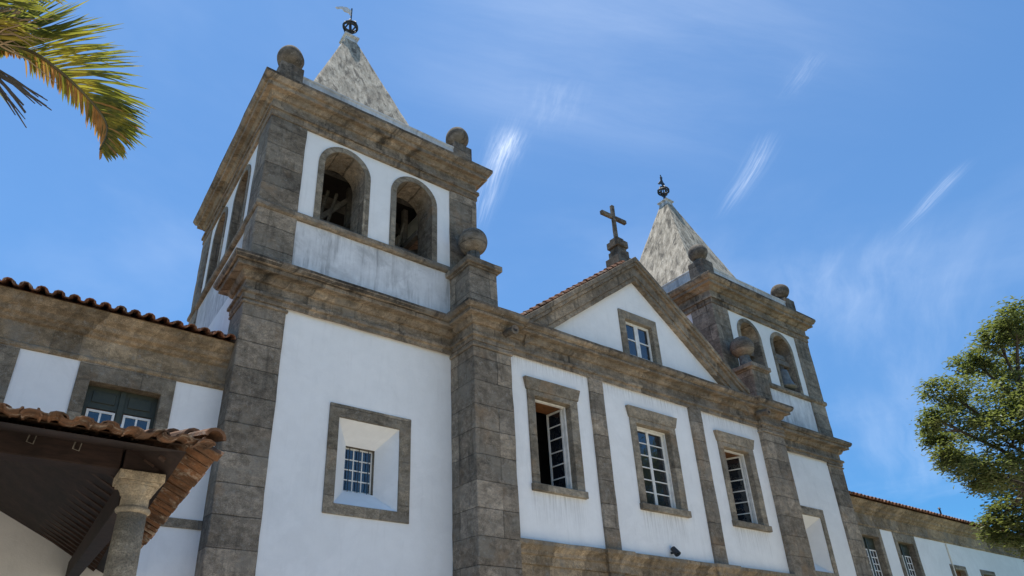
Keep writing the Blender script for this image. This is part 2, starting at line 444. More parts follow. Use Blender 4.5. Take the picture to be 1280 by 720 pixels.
class MB:
    def __init__(self, mx=False):
        self.v, self.f, self.mi, self.sm = [], [], [], []
        self.mx = mx

    def add(self, verts, faces, m=0, smooth=False):
        o = len(self.v)
        for p in verts:
            self.v.append((50.44 - p[0], p[1], p[2]) if self.mx else tuple(p))
        for f in faces:
            self.f.append([o + i for i in f])
            self.mi.append(m)
            self.sm.append(smooth)
        return self

    def box(self, x0, x1, y0, y1, z0, z1, m=0):
        return self.add([(x0, y0, z0), (x1, y0, z0), (x1, y1, z0), (x0, y1, z0), (x0, y0, z1), (x1, y0, z1), (x1, y1, z1), (x0, y1, z1)],
                        [(0, 3, 2, 1), (4, 5, 6, 7), (0, 1, 5, 4), (1, 2, 6, 5), (2, 3, 7, 6), (3, 0, 4, 7)], m)

    def quad(self, a, b, c, d, m=0):
        return self.add([a, b, c, d], [(0, 1, 2, 3)], m)

    def prism_y(self, poly, y0, y1, m=0):
        """polygon in (x, z) pushed from y0 to y1"""
        n = len(poly)
        vs = [(x, y0, z) for x, z in poly] + [(x, y1, z) for x, z in poly]
        fs = [tuple(range(n)), tuple(range(2 * n - 1, n - 1, -1))]
        fs += [(i, (i + 1) % n, n + (i + 1) % n, n + i) for i in range(n)]
        return self.add(vs, fs, m)

    def ushape(self, x0, x1, j, z0, z1, zt, y0, y1, m=0, jr=None):
        jr = j if jr is None else jr
        return self.prism_y([(x0 - j, z0), (x0, z0), (x0, z1), (x1, z1), (x1, z0), (x1 + jr, z0), (x1 + jr, zt), (x0 - j, zt)], y0, y1, m)

    def beam(self, a, b, wd, ht, m=0, up=(0, 0, 1)):
        a, b = Vector(a), Vector(b)
        t = (b - a).normalized()
        s = t.cross(Vector(up))
        if s.length < 1e-4:
            s = t.cross(Vector((1, 0, 0)))
        s.normalize()
        u = s.cross(t).normalized()
        vs = []
        for p in (a, b):
            for i, j in ((-1, -1), (1, -1), (1, 1), (-1, 1)):
                vs.append(p + s * (i * wd / 2) + u * (j * ht / 2))
        return self.add(vs, [(3, 2, 1, 0), (4, 5, 6, 7), (0, 1, 5, 4), (1, 2, 6, 5), (2, 3, 7, 6), (3, 0, 4, 7)], m)

    def tube(self, pts, rads, n=8, m=0, smooth=True, caps=True):
        pts = [Vector(p) for p in pts]
        if not isinstance(rads, (list, tuple)):
            rads = [rads] * len(pts)
        vs, fs = [], []
        ref = Vector((0.31, 0.22, 0.93))
        for i, p in enumerate(pts):
            t = (pts[min(i + 1, len(pts) - 1)] - pts[max(i - 1, 0)]).normalized()
            s = t.cross(ref)
            if s.length < 0.05:
                s = t.cross(Vector((1, 0, 0)))
            s.normalize()
            u = s.cross(t)
            for j in range(n):
                a = 2 * pi * j / n
                vs.append(p + (s * cos(a) + u * sin(a)) * rads[i])
        for i in range(len(pts) - 1):
            for j in range(n):
                fs.append((i * n + j, i * n + (j + 1) % n, (i + 1) * n + (j + 1) % n, (i + 1) * n + j))
        self.add(vs, fs, m, smooth)
        if caps:
            self.add(vs[:n], [tuple(range(n - 1, -1, -1))], m)
            self.add(vs[-n:], [tuple(range(n))], m)
        return self

    def lathe(self, cx, cy, prof, n=24, m=0, smooth=True, jit=0.0):
        vs, fs = [], []
        for r, z in prof:
            for j in range(n):
                a = 2 * pi * j / n
                q = Vector((cx + r * cos(a), cy + r * sin(a), z))
                if jit:
                    q += Vector((cos(a), sin(a), 0)) * (noise.noise(q * 1.7) * jit)
                vs.append(q)
        k = len(prof)
        for i in range(k - 1):
            for j in range(n):
                fs.append((i * n + j, i * n + (j + 1) % n, (i + 1) * n + (j + 1) % n, (i + 1) * n + j))
        fs.append(tuple(range(n - 1, -1, -1)))
        fs.append(tuple((k - 1) * n + j for j in range(n)))
        return self.add(vs, fs, m, smooth)

    def ball(self, cx, cy, cz, r, m=0, jit=0.03):
        return self.lathe(cx, cy, [(max(0.02, r * sin(t)), cz - r * cos(t)) for t in [pi * i / 16 for i in range(17)]], 28, m, True, jit)

    def sweep(self, path, prof, closed=False, m=0, top=0):
        """sweep an (offset, z) profile along a plan path; positive offset = to the right of travel"""
        n = len(path)
        P = [Vector((p[0], p[1])) for p in path]
        offs = []
        for i in range(n):
            def nr(a, b):
                t = (b - a).normalized()
                return Vector((t.y, -t.x))
            if closed or 0 < i < n - 1:
                n1, n2 = nr(P[i - 1], P[i]), nr(P[i], P[(i + 1) % n])
            elif i == 0:
                n1 = n2 = nr(P[0], P[1])
            else:
                n1 = n2 = nr(P[-2], P[-1])
            mvec = n1 + n2
            mvec = mvec * (2.0 / mvec.length_squared) if mvec.length > 1e-5 else n1
            offs.append(mvec)
        k = len(prof)
        vs = [(P[i].x + offs[i].x * e, P[i].y + offs[i].y * e, z) for i in range(n) for e, z in prof]
        fs = []
        ms = []
        for i in range(n if closed else n - 1):
            j = (i + 1) % n
            for q in range(k):
                r_ = (q + 1) % k
                fs.append((i * k + q, j * k + q, j * k + r_, i * k + r_))
                ms.append(1 if top and k - 1 - top <= q < k - 1 else m)
        if not closed:
            fs.append(tuple(range(k)))
            fs.append(tuple((n - 1) * k + q for q in range(k - 1, -1, -1)))
            ms += [m, m]
        self.add(vs, fs, m)
        self.mi[-len(fs):] = ms
        return self

    def wall(self, f, u0, u1, w0, w1, ops, th, m=0, mr=None):
        """wall in (u, w) with openings (ua, ub, wa, wb, arch); f(u, d, w) -> xyz, d from 0 (face) to th (back)"""
        mr = m if mr is None else mr
        A = lambda pts, mm: self.add([f(*p) for p in pts], [tuple(range(len(pts)))], mm)
        ops = sorted(ops)
        edges = [u0]
        for o in ops:
            edges += [o[0], o[1]]
        edges.append(u1)
        for dd in (0.0, th):
            for i in range(0, len(edges), 2):
                a, b = edges[i], edges[i + 1]
                if b - a > 1e-5:
                    A([(a, dd, w0), (b, dd, w0), (b, dd, w1), (a, dd, w1)], m)
            for ua, ub, wa, wb, arch in ops:
                if wa > w0:
                    A([(ua, dd, w0), (ub, dd, w0), (ub, dd, wa), (ua, dd, wa)], m)
                pts = self.arc(ua, ub, wb, arch)
                for (xa, za), (xb, zb) in zip(pts[:-1], pts[1:]):
                    A([(xa, dd, za), (xb, dd, zb), (xb, dd, w1), (xa, dd, w1)], m)
        for ua, ub, wa, wb, arch in ops:
            loop = [(ua, wa)] + self.arc(ua, ub, wb, arch) + [(ub, wa)]
            for i in range(len(loop)):
                a, b = loop[i], loop[(i + 1) % len(loop)]
                A([(a[0], 0, a[1]), (b[0], 0, b[1]), (b[0], th, b[1]), (a[0], th, a[1])], mr)
        for (a, b) in (((u0, w0), (u1, w0)), ((u1, w0), (u1, w1)), ((u1, w1), (u0, w1)), ((u0, w1), (u0, w0))):
            A([(a[0], 0, a[1]), (b[0], 0, b[1]), (b[0], th, b[1]), (a[0], th, a[1])], m)
        return self

    @staticmethod
    def arc(ua, ub, wb, arch, n=18):
        if not arch:
            return [(ua, wb), (ub, wb)]
        c, r = (ua + ub) / 2, (ub - ua) / 2
        return [(c - r * cos(pi * i / n), wb + r * sin(pi * i / n)) for i in range(n + 1)]

    def surround(self, f, ua, ub, wa, wb, wid, d0, d1, m=0):
        """arched band of stone round an opening"""
        inn = [(ua, wa)] + self.arc(ua, ub, wb, True) + [(ub, wa)]
        out = [(ua - wid, wa)] + self.arc(ua - wid, ub + wid, wb, True) + [(ub + wid, wa)]
        n = len(inn)
        vs = [f(u, d0, q) for u, q in inn] + [f(u, d0, q) for u, q in out] + [f(u, d1, q) for u, q in inn] + [f(u, d1, q) for u, q in out]
        fs = []
        for i in range(n - 1):
            fs.append((i, i + 1, n + i + 1, n + i))
            fs.append((2 * n + i, 3 * n + i, 3 * n + i + 1, 2 * n + i + 1))
            fs.append((i, 2 * n + i, 2 * n + i + 1, i + 1))
            fs.append((n + i, n + i + 1, 3 * n + i + 1, 3 * n + i))
        fs.append((0, n, 3 * n, 2 * n))
        fs.append((n - 1, 3 * n - 1, 4 * n - 1, 2 * n - 1))
        return self.add(vs, fs, m)

    def build(self, name, mats, parent=None, bevel=0.0, recalc=True, rough=None):
        if rough is None:
            rough = 0.0 if not bevel else ROUGH.get((mats[0] if isinstance(mats, (list, tuple)) else mats).name, 0.0)
        pts = [Wp(p) for p in self.v]
        lo = Vector((min(p.x for p in pts), min(p.y for p in pts), min(p.z for p in pts)))
        hi = Vector((max(p.x for p in pts), max(p.y for p in pts), max(p.z for p in pts)))
        org = Vector(((lo.x + hi.x) / 2, (lo.y + hi.y) / 2, lo.z))
        me = bpy.data.meshes.new(name)
        me.from_pydata([p - org for p in pts], [], self.f)
        if not isinstance(mats, (list, tuple)):
            mats = [mats]
        for mt in mats:
            me.materials.append(mt)
        me.polygons.foreach_set('material_index', self.mi)
        me.polygons.foreach_set('use_smooth', self.sm)
        if recalc or bevel:
            bm = bmesh.new()
            bm.from_mesh(me)
            if bevel:
                bmesh.ops.remove_doubles(bm, verts=bm.verts, dist=0.0004)
            if recalc:
                bmesh.ops.recalc_face_normals(bm, faces=bm.faces)
            if bevel:
                es = [e for e in bm.edges if len(e.link_faces) == 2 and e.calc_face_angle(0) > 0.5]
                bmesh.ops.bevel(bm, geom=es, offset=bevel * S, offset_type='OFFSET', segments=1, affect='EDGES', clamp_overlap=True)
            if rough:
                for _ in range(6):
                    es = [e for e in bm.edges if e.calc_length() > 0.55]
                    if not es:
                        break
                    bmesh.ops.subdivide_edges(bm, edges=es, cuts=1, use_grid_fill=False)
                bmesh.ops.triangulate(bm, faces=[f for f in bm.faces if len(f.verts) > 4])
                for v_ in bm.verts:
                    q = v_.co + org
                    v_.co += noise.noise_vector(q * 1.3) * rough + noise.noise_vector(q * 4.1) * (rough * 0.7)
            bm.to_mesh(me)
            bm.free()
        me.update()
        o = bpy.data.objects.new(name, me)
        COL.objects.link(o)
        base = WORLD[parent.name] if parent else Vector((0, 0, 0))
        if parent:
            o.parent = parent
        o.location = org - base
        WORLD[o.name] = org
        return o


def thing(name, label, cat, loc, group=None):
    o = bpy.data.objects.new(name, None)
    COL.objects.link(o)
    o.empty_display_size = 0.3
    o.location = Wp(loc)
    WORLD[o.name] = Wp(loc)
    o['label'], o['category'] = label, cat
    if group:
        o['group'] = group
    return o


def tag(o, label, cat, group=None):
    o['label'], o['category'] = label, cat
    if group:
        o['group'] = group
    return o


def structure(o):
    o['kind'] = 'structure'
    return o


# ------------------------------------------------------------------ ground
g = MB()
R0 = 3000
g.quad((-R0, -R0, GZ), (R0, -R0, GZ), (R0, R0, GZ), (-R0, R0, GZ))
structure(g.build('ground', M['ground']))


# ------------------------------------------------------------------ church
church = thing('church', 'white church with brown stone pilasters, a pediment and two bell towers with pyramid spires', 'church', (25.22, 21.0, GZ))
CX = 25.22
FY = 20.2            # white wall plane of the middle front
WIN = [(18.66, 2.04), (25.12, 2.36), (31.60, 2.12)]
WZ0, WZ1 = 7.22, 11.14

mb = MB()
fac = lambda u, dd, q: (u, FY + dd, q)
mb.wall(fac, 15.2, 35.2, 4.9, 14.2, [(c - wd / 2 - 0.2, c + wd / 2 + 0.2, WZ0 - 0.12, WZ1 + 0.2, False) for c, wd in WIN], 0.5, 0, 0)
mb.build('front_wall', [M['plaster_front']], church)

# arcade of the porch below the middle front
mb = MB()
mb.wall(fac, 15.2, 35.2, GZ, 4.0, [(18.66 - 1.5, 18.66 + 1.5, GZ + 0.02, 0.9, True), (25.2 - 1.8, 25.2 + 1.8, GZ + 0.02, 0.9, True), (31.6 - 1.5, 31.6 + 1.5, GZ + 0.02, 0.9, True)], 1.2, 0)
mb.build('porch_wall', M['stone_wing'], church)
mb = MB()
mb.sweep([(16.2, FY - 0.02), (20.95, FY - 0.02), (20.95, FY - 0.2), (21.98, FY - 0.2), (21.98, FY - 0.02), (28.05, FY - 0.02), (28.05, FY - 0.2), (29.13, FY - 0.2), (29.13, FY - 0.02), (34.2, FY - 0.02)],
         [(0.0, 4.0), (0.06, 4.0), (0.06, 4.34), (0.13, 4.38), (0.13, 4.52), (0.26, 4.68), (0.30, 4.72), (0.30, 4.88), (0.0, 4.94)])
mb.build('string_course', M['stone_wing'], church, 0.015)

# nave behind
mb = MB()
for x in (15.95, 34.2):
    mb.box(x, x + 0.3, FY + 0.56, 46, GZ, 13.9)
mb.box(15.95, 34.5, 46, 46.4, GZ, 13.9)
mb.build('nave_wall', M['plaster'], church)
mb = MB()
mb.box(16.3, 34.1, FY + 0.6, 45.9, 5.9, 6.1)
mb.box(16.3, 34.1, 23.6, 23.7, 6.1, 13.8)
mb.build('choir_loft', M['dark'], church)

# pediment wall (tympanum) with its window opening
GS = 0.76
top = lambda x: 20.25 - GS * abs(x - CX)
gx0, gx1, gz0, gz1 = 24.22, 26.22, 14.9, 17.02
mb = MB()
hx0, hx1, hz0, hz1 = gx0 - 0.2, gx1 + 0.2, gz0 - 0.12, gz1 + 0.2
for a, b in ((17.6, hx0), (hx1, 32.84)):
    mb.prism_y([(a, 14.21), (b, 14.21), (b, top(b)), (a, max(14.3, top(a)))], FY, FY + 0.5)
mb.prism_y([(hx0, 14.21), (hx1, 14.21), (hx1, hz0), (hx0, hz0)], FY, FY + 0.5)
mb.prism_y([(hx0, hz1), (hx1, hz1), (hx1, top(hx1)), (CX, top(CX)), (hx0, top(hx0))], FY, FY + 0.5)
mb.build('pediment_wall', M['plaster'], church)

# raking cornice
ro = lambda x, dz: 20.98 + dz - GS * abs(x - CX)
mb = MB()
XL, XR = 17.15, 33.29
for y0, dz0, dz1 in ((19.64, 0.0, -0.30), (19.72, -0.30, -0.52), (19.86, -0.52, -1.12), (19.93, -1.12, -1.42)):
    mb.prism_y([(XL, ro(XL, dz1)), (CX, ro(CX, dz1)), (XR, ro(XR, dz1)), (XR, ro(XR, dz0)), (CX, ro(CX, dz0)), (XL, ro(XL, dz0))], y0, FY + 0.3)
mb.build('raking_cornice', M['stone_trim'], church, 0.02)

# entablature of the middle front, breaking forward over the corner pilasters
ENT = [(0.0, 12.85), (0.06, 12.85), (0.06, 13.06), (0.14, 13.08), (0.14, 13.22), (0.01, 13.24), (0.01, 13.66), (0.10, 13.67), (0.16, 13.76), (0.20, 13.88), (0.20, 13.94), (0.46, 13.96), (0.46, 14.14), (0.56, 14.16), (0.64, 14.30), (0.64, 14.44), (0.0, 14.52)]
mb = MB()
PY = 19.9
mb.sweep([(14.29, 21.66), (14.29, PY), (16.28, PY), (16.28, FY - 0.06), (34.16, FY - 0.06), (34.16, PY), (36.15, PY), (36.15, 21.66)], ENT, False, 0, 2)
mb.build('entablature', [M['stone_trim'], M['stone_lip']], church, 0.012)
mb = MB()
mb.box(16.29, 34.15, FY - 0.04, FY + 0.6, 14.21, 14.47)
for x0, x1 in ((14.31, 16.27), (34.17, 36.13)):
    mb.box(x0, x1, PY + 0.02, 21.6, 12.9, 14.5)
mb.build('cornice_bed', M['stone'], church)

# pilasters
for x0, x1 in ((14.29, 16.28), (34.16, 36.15)):
    mb = MB()
    mb.box(x0, x1, PY, 21.66, GZ, 12.6)
    mb.box(x0 - 0.07, x1 + 0.07, PY - 0.07, 21.66, 12.6, 12.72)
    mb.box(x0 - 0.03, x1 + 0.03, PY - 0.03, 21.66, 12.72, 12.85)
    mb.build('pilaster', M['stone'], church, 0.03)
for x0, x1 in ((21.04, 21.90), (28.14, 29.05)):
    mb = MB()
    mb.box(x0, x1, FY - 0.14, FY + 0.1, GZ, 12.85)
    mb.build('pilaster', M['stone'], church, 0.025)


def leaf_frame(mb, gl, hinge, ang, wl, z0, z1, cols, rows, side=1, fr=0.085, bar=0.05, th=0.08):
    """casement leaf: hinge (x, y), opens inwards by ang, wl wide towards side (+1 = to the right)"""
    tx, ty = side * cos(ang), sin(ang)
    nx, ny = -ty, tx
    def P(u, dd, z):
        return (hinge[0] + tx * u + nx * dd, hinge[1] + ty * u + ny * dd, z)
    def bx(u0, u1, a0, a1, q=th):
        vs = [P(u0, -q / 2, a0), P(u1, -q / 2, a0), P(u1, q / 2, a0), P(u0, q / 2, a0), P(u0, -q / 2, a1), P(u1, -q / 2, a1), P(u1, q / 2, a1), P(u0, q / 2, a1)]
        mb.add(vs, [(0, 3, 2, 1), (4, 5, 6, 7), (0, 1, 5, 4), (1, 2, 6, 5), (2, 3, 7, 6), (3, 0, 4, 7)])
    bx(0, fr, z0, z1); bx(wl - fr, wl, z0, z1)
    bx(fr, wl - fr, z0, z0 + fr * 1.3); bx(fr, wl - fr, z1 - fr, z1)
    iw, ih = wl - 2 * fr, z1 - z0 - 2.3 * fr
    zb = z0 + 1.3 * fr
    for c in range(1, cols):
        u = fr + iw * c / cols
        bx(u - bar / 2, u + bar / 2, zb, z1 - fr, th * 0.7)
    for r_ in range(1, rows):
        z = zb + ih * r_ / rows
        for c in range(cols):
            ua, ub = fr + iw * c / cols, fr + iw * (c + 1) / cols
            bx(ua + (bar / 2 if c else 0), ub - (bar / 2 if c < cols - 1 else 0), z - bar / 2, z + bar / 2, th * 0.7)
    for c in range(cols):
        for r_ in range(rows):
            ua, ub = fr + iw * c / cols, fr + iw * (c + 1) / cols
            za, zc = zb + ih * r_ / rows, zb + ih * (r_ + 1) / rows
            t1, t2 = random.uniform(-.006, .006), random.uniform(-.006, .006)
            gl.add([P(ua, t1, za), P(ub, -t1, za), P(ub, t2, zc), P(ua, -t2, zc)], [(0, 1, 2, 3)])


def front_window(c, wd, opening, label):
    j = 0.5
    x0, x1 = c - wd / 2, c + wd / 2
    mb = MB()
    j, jr = 0.38, 0.46
    mb.ushape(x0, x1, j, WZ0, WZ1, 11.40, FY - 0.10, FY + 0.52, 0, jr)
    wn = mb.build('window', M['stone_frame'], church, 0.02)
    wn['label'] = label
    mb = MB()
    for dd0, dd1, za, zb in ((0.05, 0.17, 11.402, 11.94),):
        vs = [(x0 - j - dd0, FY - 0.12, za), (x1 + jr + dd0, FY - 0.12, za), (x1 + jr + dd0, FY + 0.4, za), (x0 - j - dd0, FY + 0.4, za),
              (x0 - j - dd1, FY - 0.2, zb), (x1 + jr + dd1, FY - 0.2, zb), (x1 + jr + dd1, FY + 0.4, zb + 0.05), (x0 - j - dd1, FY + 0.4, zb + 0.05)]
        mb.add(vs, [(0, 3, 2, 1), (4, 5, 6, 7), (0, 1, 5, 4), (1, 2, 6, 5), (2, 3, 7, 6), (3, 0, 4, 7)])
    mb.build('lintel', M['stone_frame'], wn, 0.012)
    mb = MB()
    mb.box(x0 - j - 0.05, x1 + jr + 0.05, FY - 0.2, FY + 0.52, 6.92, WZ0)
    mb.build('sill', M['stone_frame'], wn, 0.02)
    mb = MB()
    mb.box(x0 + 0.01, x1 - 0.01, FY + 0.365, FY + 1.3, WZ1 - 0.05, WZ1 - 0.003)
    mb.build('soffit_board', M['brown_wood'], wn)
    mb = MB()
    mb.ushape(x0 + 0.075, x1 - 0.095, 0.07, WZ0 + 0.004, WZ1 - 0.07, WZ1 - 0.006, FY + 0.22, FY + 0.36, 0, 0.09)
    mb.build('casing', M['white'], wn)
    hl = wd / 2 - 0.085
    yy = FY + 0.38
    for side, hx, ang in ((1, x0 + 0.078, opening[0]), (-1, x1 - 0.098, opening[1])):
        fr, gl = MB(), MB()
        leaf_frame(fr, gl, (hx, yy), radians(ang), hl, WZ0 + 0.02, WZ1 - 0.075, 1, 6, side)
        fr.build('sash', M['white'], wn)
        gl.build('pane', M['glass'], wn)


front_window(18.66, 2.04, (88, 86), 'tall stone-framed window standing half open, dark inside')
front_window(25.12, 2.36, (0, 0), 'tall stone-framed window with both white casements shut')
front_window(31.60, 2.12, (86, 70), 'tall stone-framed window with its right casement ajar')

# pediment window
mb = MB()
j = 0.42
mb.ushape(gx0, gx1, j, 14.56, gz1, 17.5, FY - 0.08, FY + 0.45)
wn = mb.build('window', M['stone_frame'], church, 0.02)
wn['label'] = 'small square window in the pediment'
mb = MB()
mb.box(gx0, gx1, FY - 0.10, FY + 0.45, 14.56, gz0)
mb.build('sill', M['stone_frame'], wn, 0.02)
for side, hx in ((1, gx0 + 0.01), (-1, gx1 - 0.01)):
    fr, gl = MB(), MB()
    leaf_frame(fr, gl, (hx, FY + 0.2), 0, (gx1 - gx0) / 2 - 0.015, gz0 + 0.01, gz1 - 0.01, 1, 2, side, 0.14, 0.07)
    fr.build('sash', M['white'], wn)
    gl.build('pane', M['glass'], wn)

# stone spouts sticking out of the entablature
for x in (16.02, 34.0):
    mb = MB()
    mb.tube([(x, FY - 0.3, 13.62), (x, FY - 0.75, 13.58), (x, FY - 0.98, 13.54)], [0.17, 0.17, 0.2], 12)
    mb.tube([(x, FY - 0.983, 13.54), (x, FY - 0.985, 13.54)], [0.11, 0.11], 12, 1)
    mb.build('water_spout', [M['stone_black'], M['dark']], church)


def finial(px0, px1, py0, py1, z0, z1, zc, r, mx=False, cap=True, label=None, mat='stone_black'):
    mb = MB(mx)
    mb.box(px0, px1, py0, py1, z0, z1)
    cx, cy = (px0 + px1) / 2, (py0 + py1) / 2
    if cap:
        e = 0.2
        mb.box(px0 - 0.08, px1 + 0.08, py0 - 0.08, py1 + 0.08, z1, z1 + 0.1)
        mb.box(px0 - e, px1 + e, py0 - e, py1 + e, z1 + 0.1, z1 + 0.38)
        z1 = z1 + 0.38
    fo = mb.build('finial', M[mat], church, 0.03)
    if label:
        fo['label'] = label
    mb = MB(mx)
    mb.lathe(cx, cy, [(r * 0.85, z1), (r * 0.82, z1 + 0.08), (r * 0.5, z1 + 0.2), (r * 0.45, max(z1 + 0.25, zc - r * 0.92))], 20)
    a0 = 0.35
    mb.lathe(cx, cy, [(max(0.02, r * sin(t)), zc - r * cos(t)) for t in [a0 + (pi - a0) * i / 15 for i in range(16)]], 28, 0, True, 0.035)
    mb.build('finial_ball', M[mat], fo)


for flip in (False, True):
    finial(14.25, 15.78, 20.02, 21.5, 14.45, 16.68, 18.62, 0.70, flip, True, 'big ball finial on a tall pedestal', 'stone')

# nave roof and its tiles


def tile_field(mb, p0, eu, up, nrm, ulen, lim, pitch, tl=0.62, step=0.52, chan=True, k=7, jit=0.012, flat=0.85):
    """rows of barrel tiles. p0 eave start, eu along eave, up upslope, nrm normal; lim(u) -> (s0, s1)"""
    p0, eu, up, nrm = Vector(p0), Vector(eu), Vector(up), Vector(nrm)
    n = int(ulen / pitch)
    for i in range(n + 1):
        u = i * pitch + pitch / 2
        for kind in ((0, 1) if chan else (0,)):
            uu = u + (pitch / 2 if kind else 0)
            if uu > ulen:
                continue
            s0, s1 = lim(uu)
            s = s0 - (0.0 if kind else 0.02) + random.uniform(-jit, jit) * 1.5
            first = True
            while s < s1 - 0.08:
                L = min(tl, s1 - s)
                ra, rb = pitch * 0.40, pitch * 0.33
                if kind:
                    ra, rb = pitch * 0.36, pitch * 0.42
                th = pitch * 0.075
                ju, jn = random.uniform(-jit, jit), random.uniform(-jit, jit) * 0.6
                vs = []
                for (q, r, lift) in ((s, ra, 0.045), (s + L, rb, 0.0)):
                    if kind:
                        lift = 0.03 if q == s else 0.0
                    for rr in (r, r - th):
                        for a in range(k):
                            t = pi * a / (k - 1)
                            if kind:
                                t += pi
                            hh = rr * sin(t) * flat + (pitch * 0.36 if kind else pitch * 0.10)
                            vs.append(p0 + eu * (uu + ju + rr * cos(t)) + up * q + nrm * (hh + lift + jn))
                fs = []
                for a in range(k - 1):
                    fs.append((a, a + 1, 2 * k + a + 1, 2 * k + a))
                    fs.append((k + a, 3 * k + a, 3 * k + a + 1, k + a + 1))
                    fs.append((a, k + a, k + a + 1, a + 1))
                    if s + L > s1 - 0.1:
                        fs.append((2 * k + a, 2 * k + a + 1, 3 * k + a + 1, 3 * k + a))
                fs.append((0, 2 * k, 3 * k, k))
                fs.append((k - 1, 2 * k - 1, 4 * k - 1, 3 * k - 1))
                mb.add(vs, fs, 0, False)
                s += step
                first = False


def cap_row(mb, a, b, r, tl=0.6):
    a, b = Vector(a), Vector(b)
    n = max(1, int((b - a).length / (tl * 0.85)))
    t = (b - a) / n
    td = t.normalized()
    s = td.cross(Vector((0, 0, 1))).normalized()
    u = s.cross(td)
    k = 8
    for i in range(n):
        vs = []
        for q, rr, lf in ((a + t * i - td * 0.04, r * 1.05, 0.05), (a + t * (i + 1) + td * 0.04, r * 0.88, 0.0)):
            for w_ in (rr, rr - 0.05):
                for j_ in range(k):
                    an = pi * j_ / (k - 1)
                    vs.append(q + s * (w_ * cos(an)) + u * (w_ * sin(an) * 0.8 + lf))
        fs = []
        for j_ in range(k - 1):
            fs += [(j_, j_ + 1, 2 * k + j_ + 1, 2 * k + j_), (k + j_, 3 * k + j_, 3 * k + j_ + 1, k + j_ + 1), (j_, k + j_, k + j_ + 1, j_ + 1)]
        mb.add(vs, fs)


sl = sqrt(1 + GS * GS)
mb = MB()
RZ = 20.97
for sgn in (-1, 1):
    xe = CX + sgn * 9.1
    ze = RZ - GS * 9.1
    up = Vector((-sgn / sl, 0, GS / sl))
    nm = Vector((sgn * GS / sl, 0, 1 / sl))
    mb.add([Vector((xe, 19.9, ze)), Vector((CX, 19.9, RZ)), Vector((CX, 46, RZ)), Vector((xe, 46, ze)),
            Vector((xe, 19.9, ze - 0.1)), Vector((CX, 19.9, RZ - 0.1)), Vector((CX, 46, RZ - 0.1)), Vector((xe, 46, ze - 0.1))],
           [(0, 1, 2, 3), (4, 7, 6, 5), (0, 4, 5, 1), (3, 2, 6, 7), (0, 3, 7, 4)])
    tile_field(mb, (xe, 19.78, ze), (0, 1, 0), up, nm, 14.0, lambda u: (0.0, 9.1 * sl - (0.1 if u > 0.8 else 0.75)), 0.46, chan=True, k=5)
cap_row(mb, (CX, 20.5, RZ + 0.12), (CX, 40, RZ + 0.12), 0.26)
mb.build('nave_roof', M['tile'], church)

# stone cross on the pediment
XC, YC = 25.42, 20.95
mb = MB()
mb.box(XC - 0.62, XC + 0.62, YC - 0.5, YC + 0.5, 20.5, 21.55)
mb.box(XC - 0.42, XC + 0.42, YC - 0.4, YC + 0.4, 21.55, 22.05)
mb.box(XC - 0.34, XC + 0.34, YC - 0.32, YC + 0.32, 22.05, 22.3)
mb.box(XC - 0.44, XC + 0.44, YC - 0.42, YC + 0.42, 22.3, 22.75)
mb.box(XC - 0.30, XC + 0.30, YC - 0.28, YC + 0.28, 22.75, 23.0)
cb = mb.build('cross_pedestal', M['stone_lip'], church, 0.03)
mb = MB()
mb.box(XC - 0.115, XC + 0.115, YC - 0.10, YC + 0.10, 23.0, 25.45)
mb.box(XC - 1.0, XC - 0.115, YC - 0.11, YC + 0.11, 24.46, 24.72)
mb.box(XC + 0.115, XC + 1.0, YC - 0.11, YC + 0.11, 24.46, 24.72)
mb.build('cross', M['stone_lip'], cb, 0.03)


# ------------------------------------------------------------------ towers
TX0, TX1, TY0, TY1 = 5.07, 15.9, 21.58, 32.9
AR = [(7.70, 9.68), (11.32, 13.28)]          # clear openings of the front arches
AZ0, AZS = 17.42, 20.62


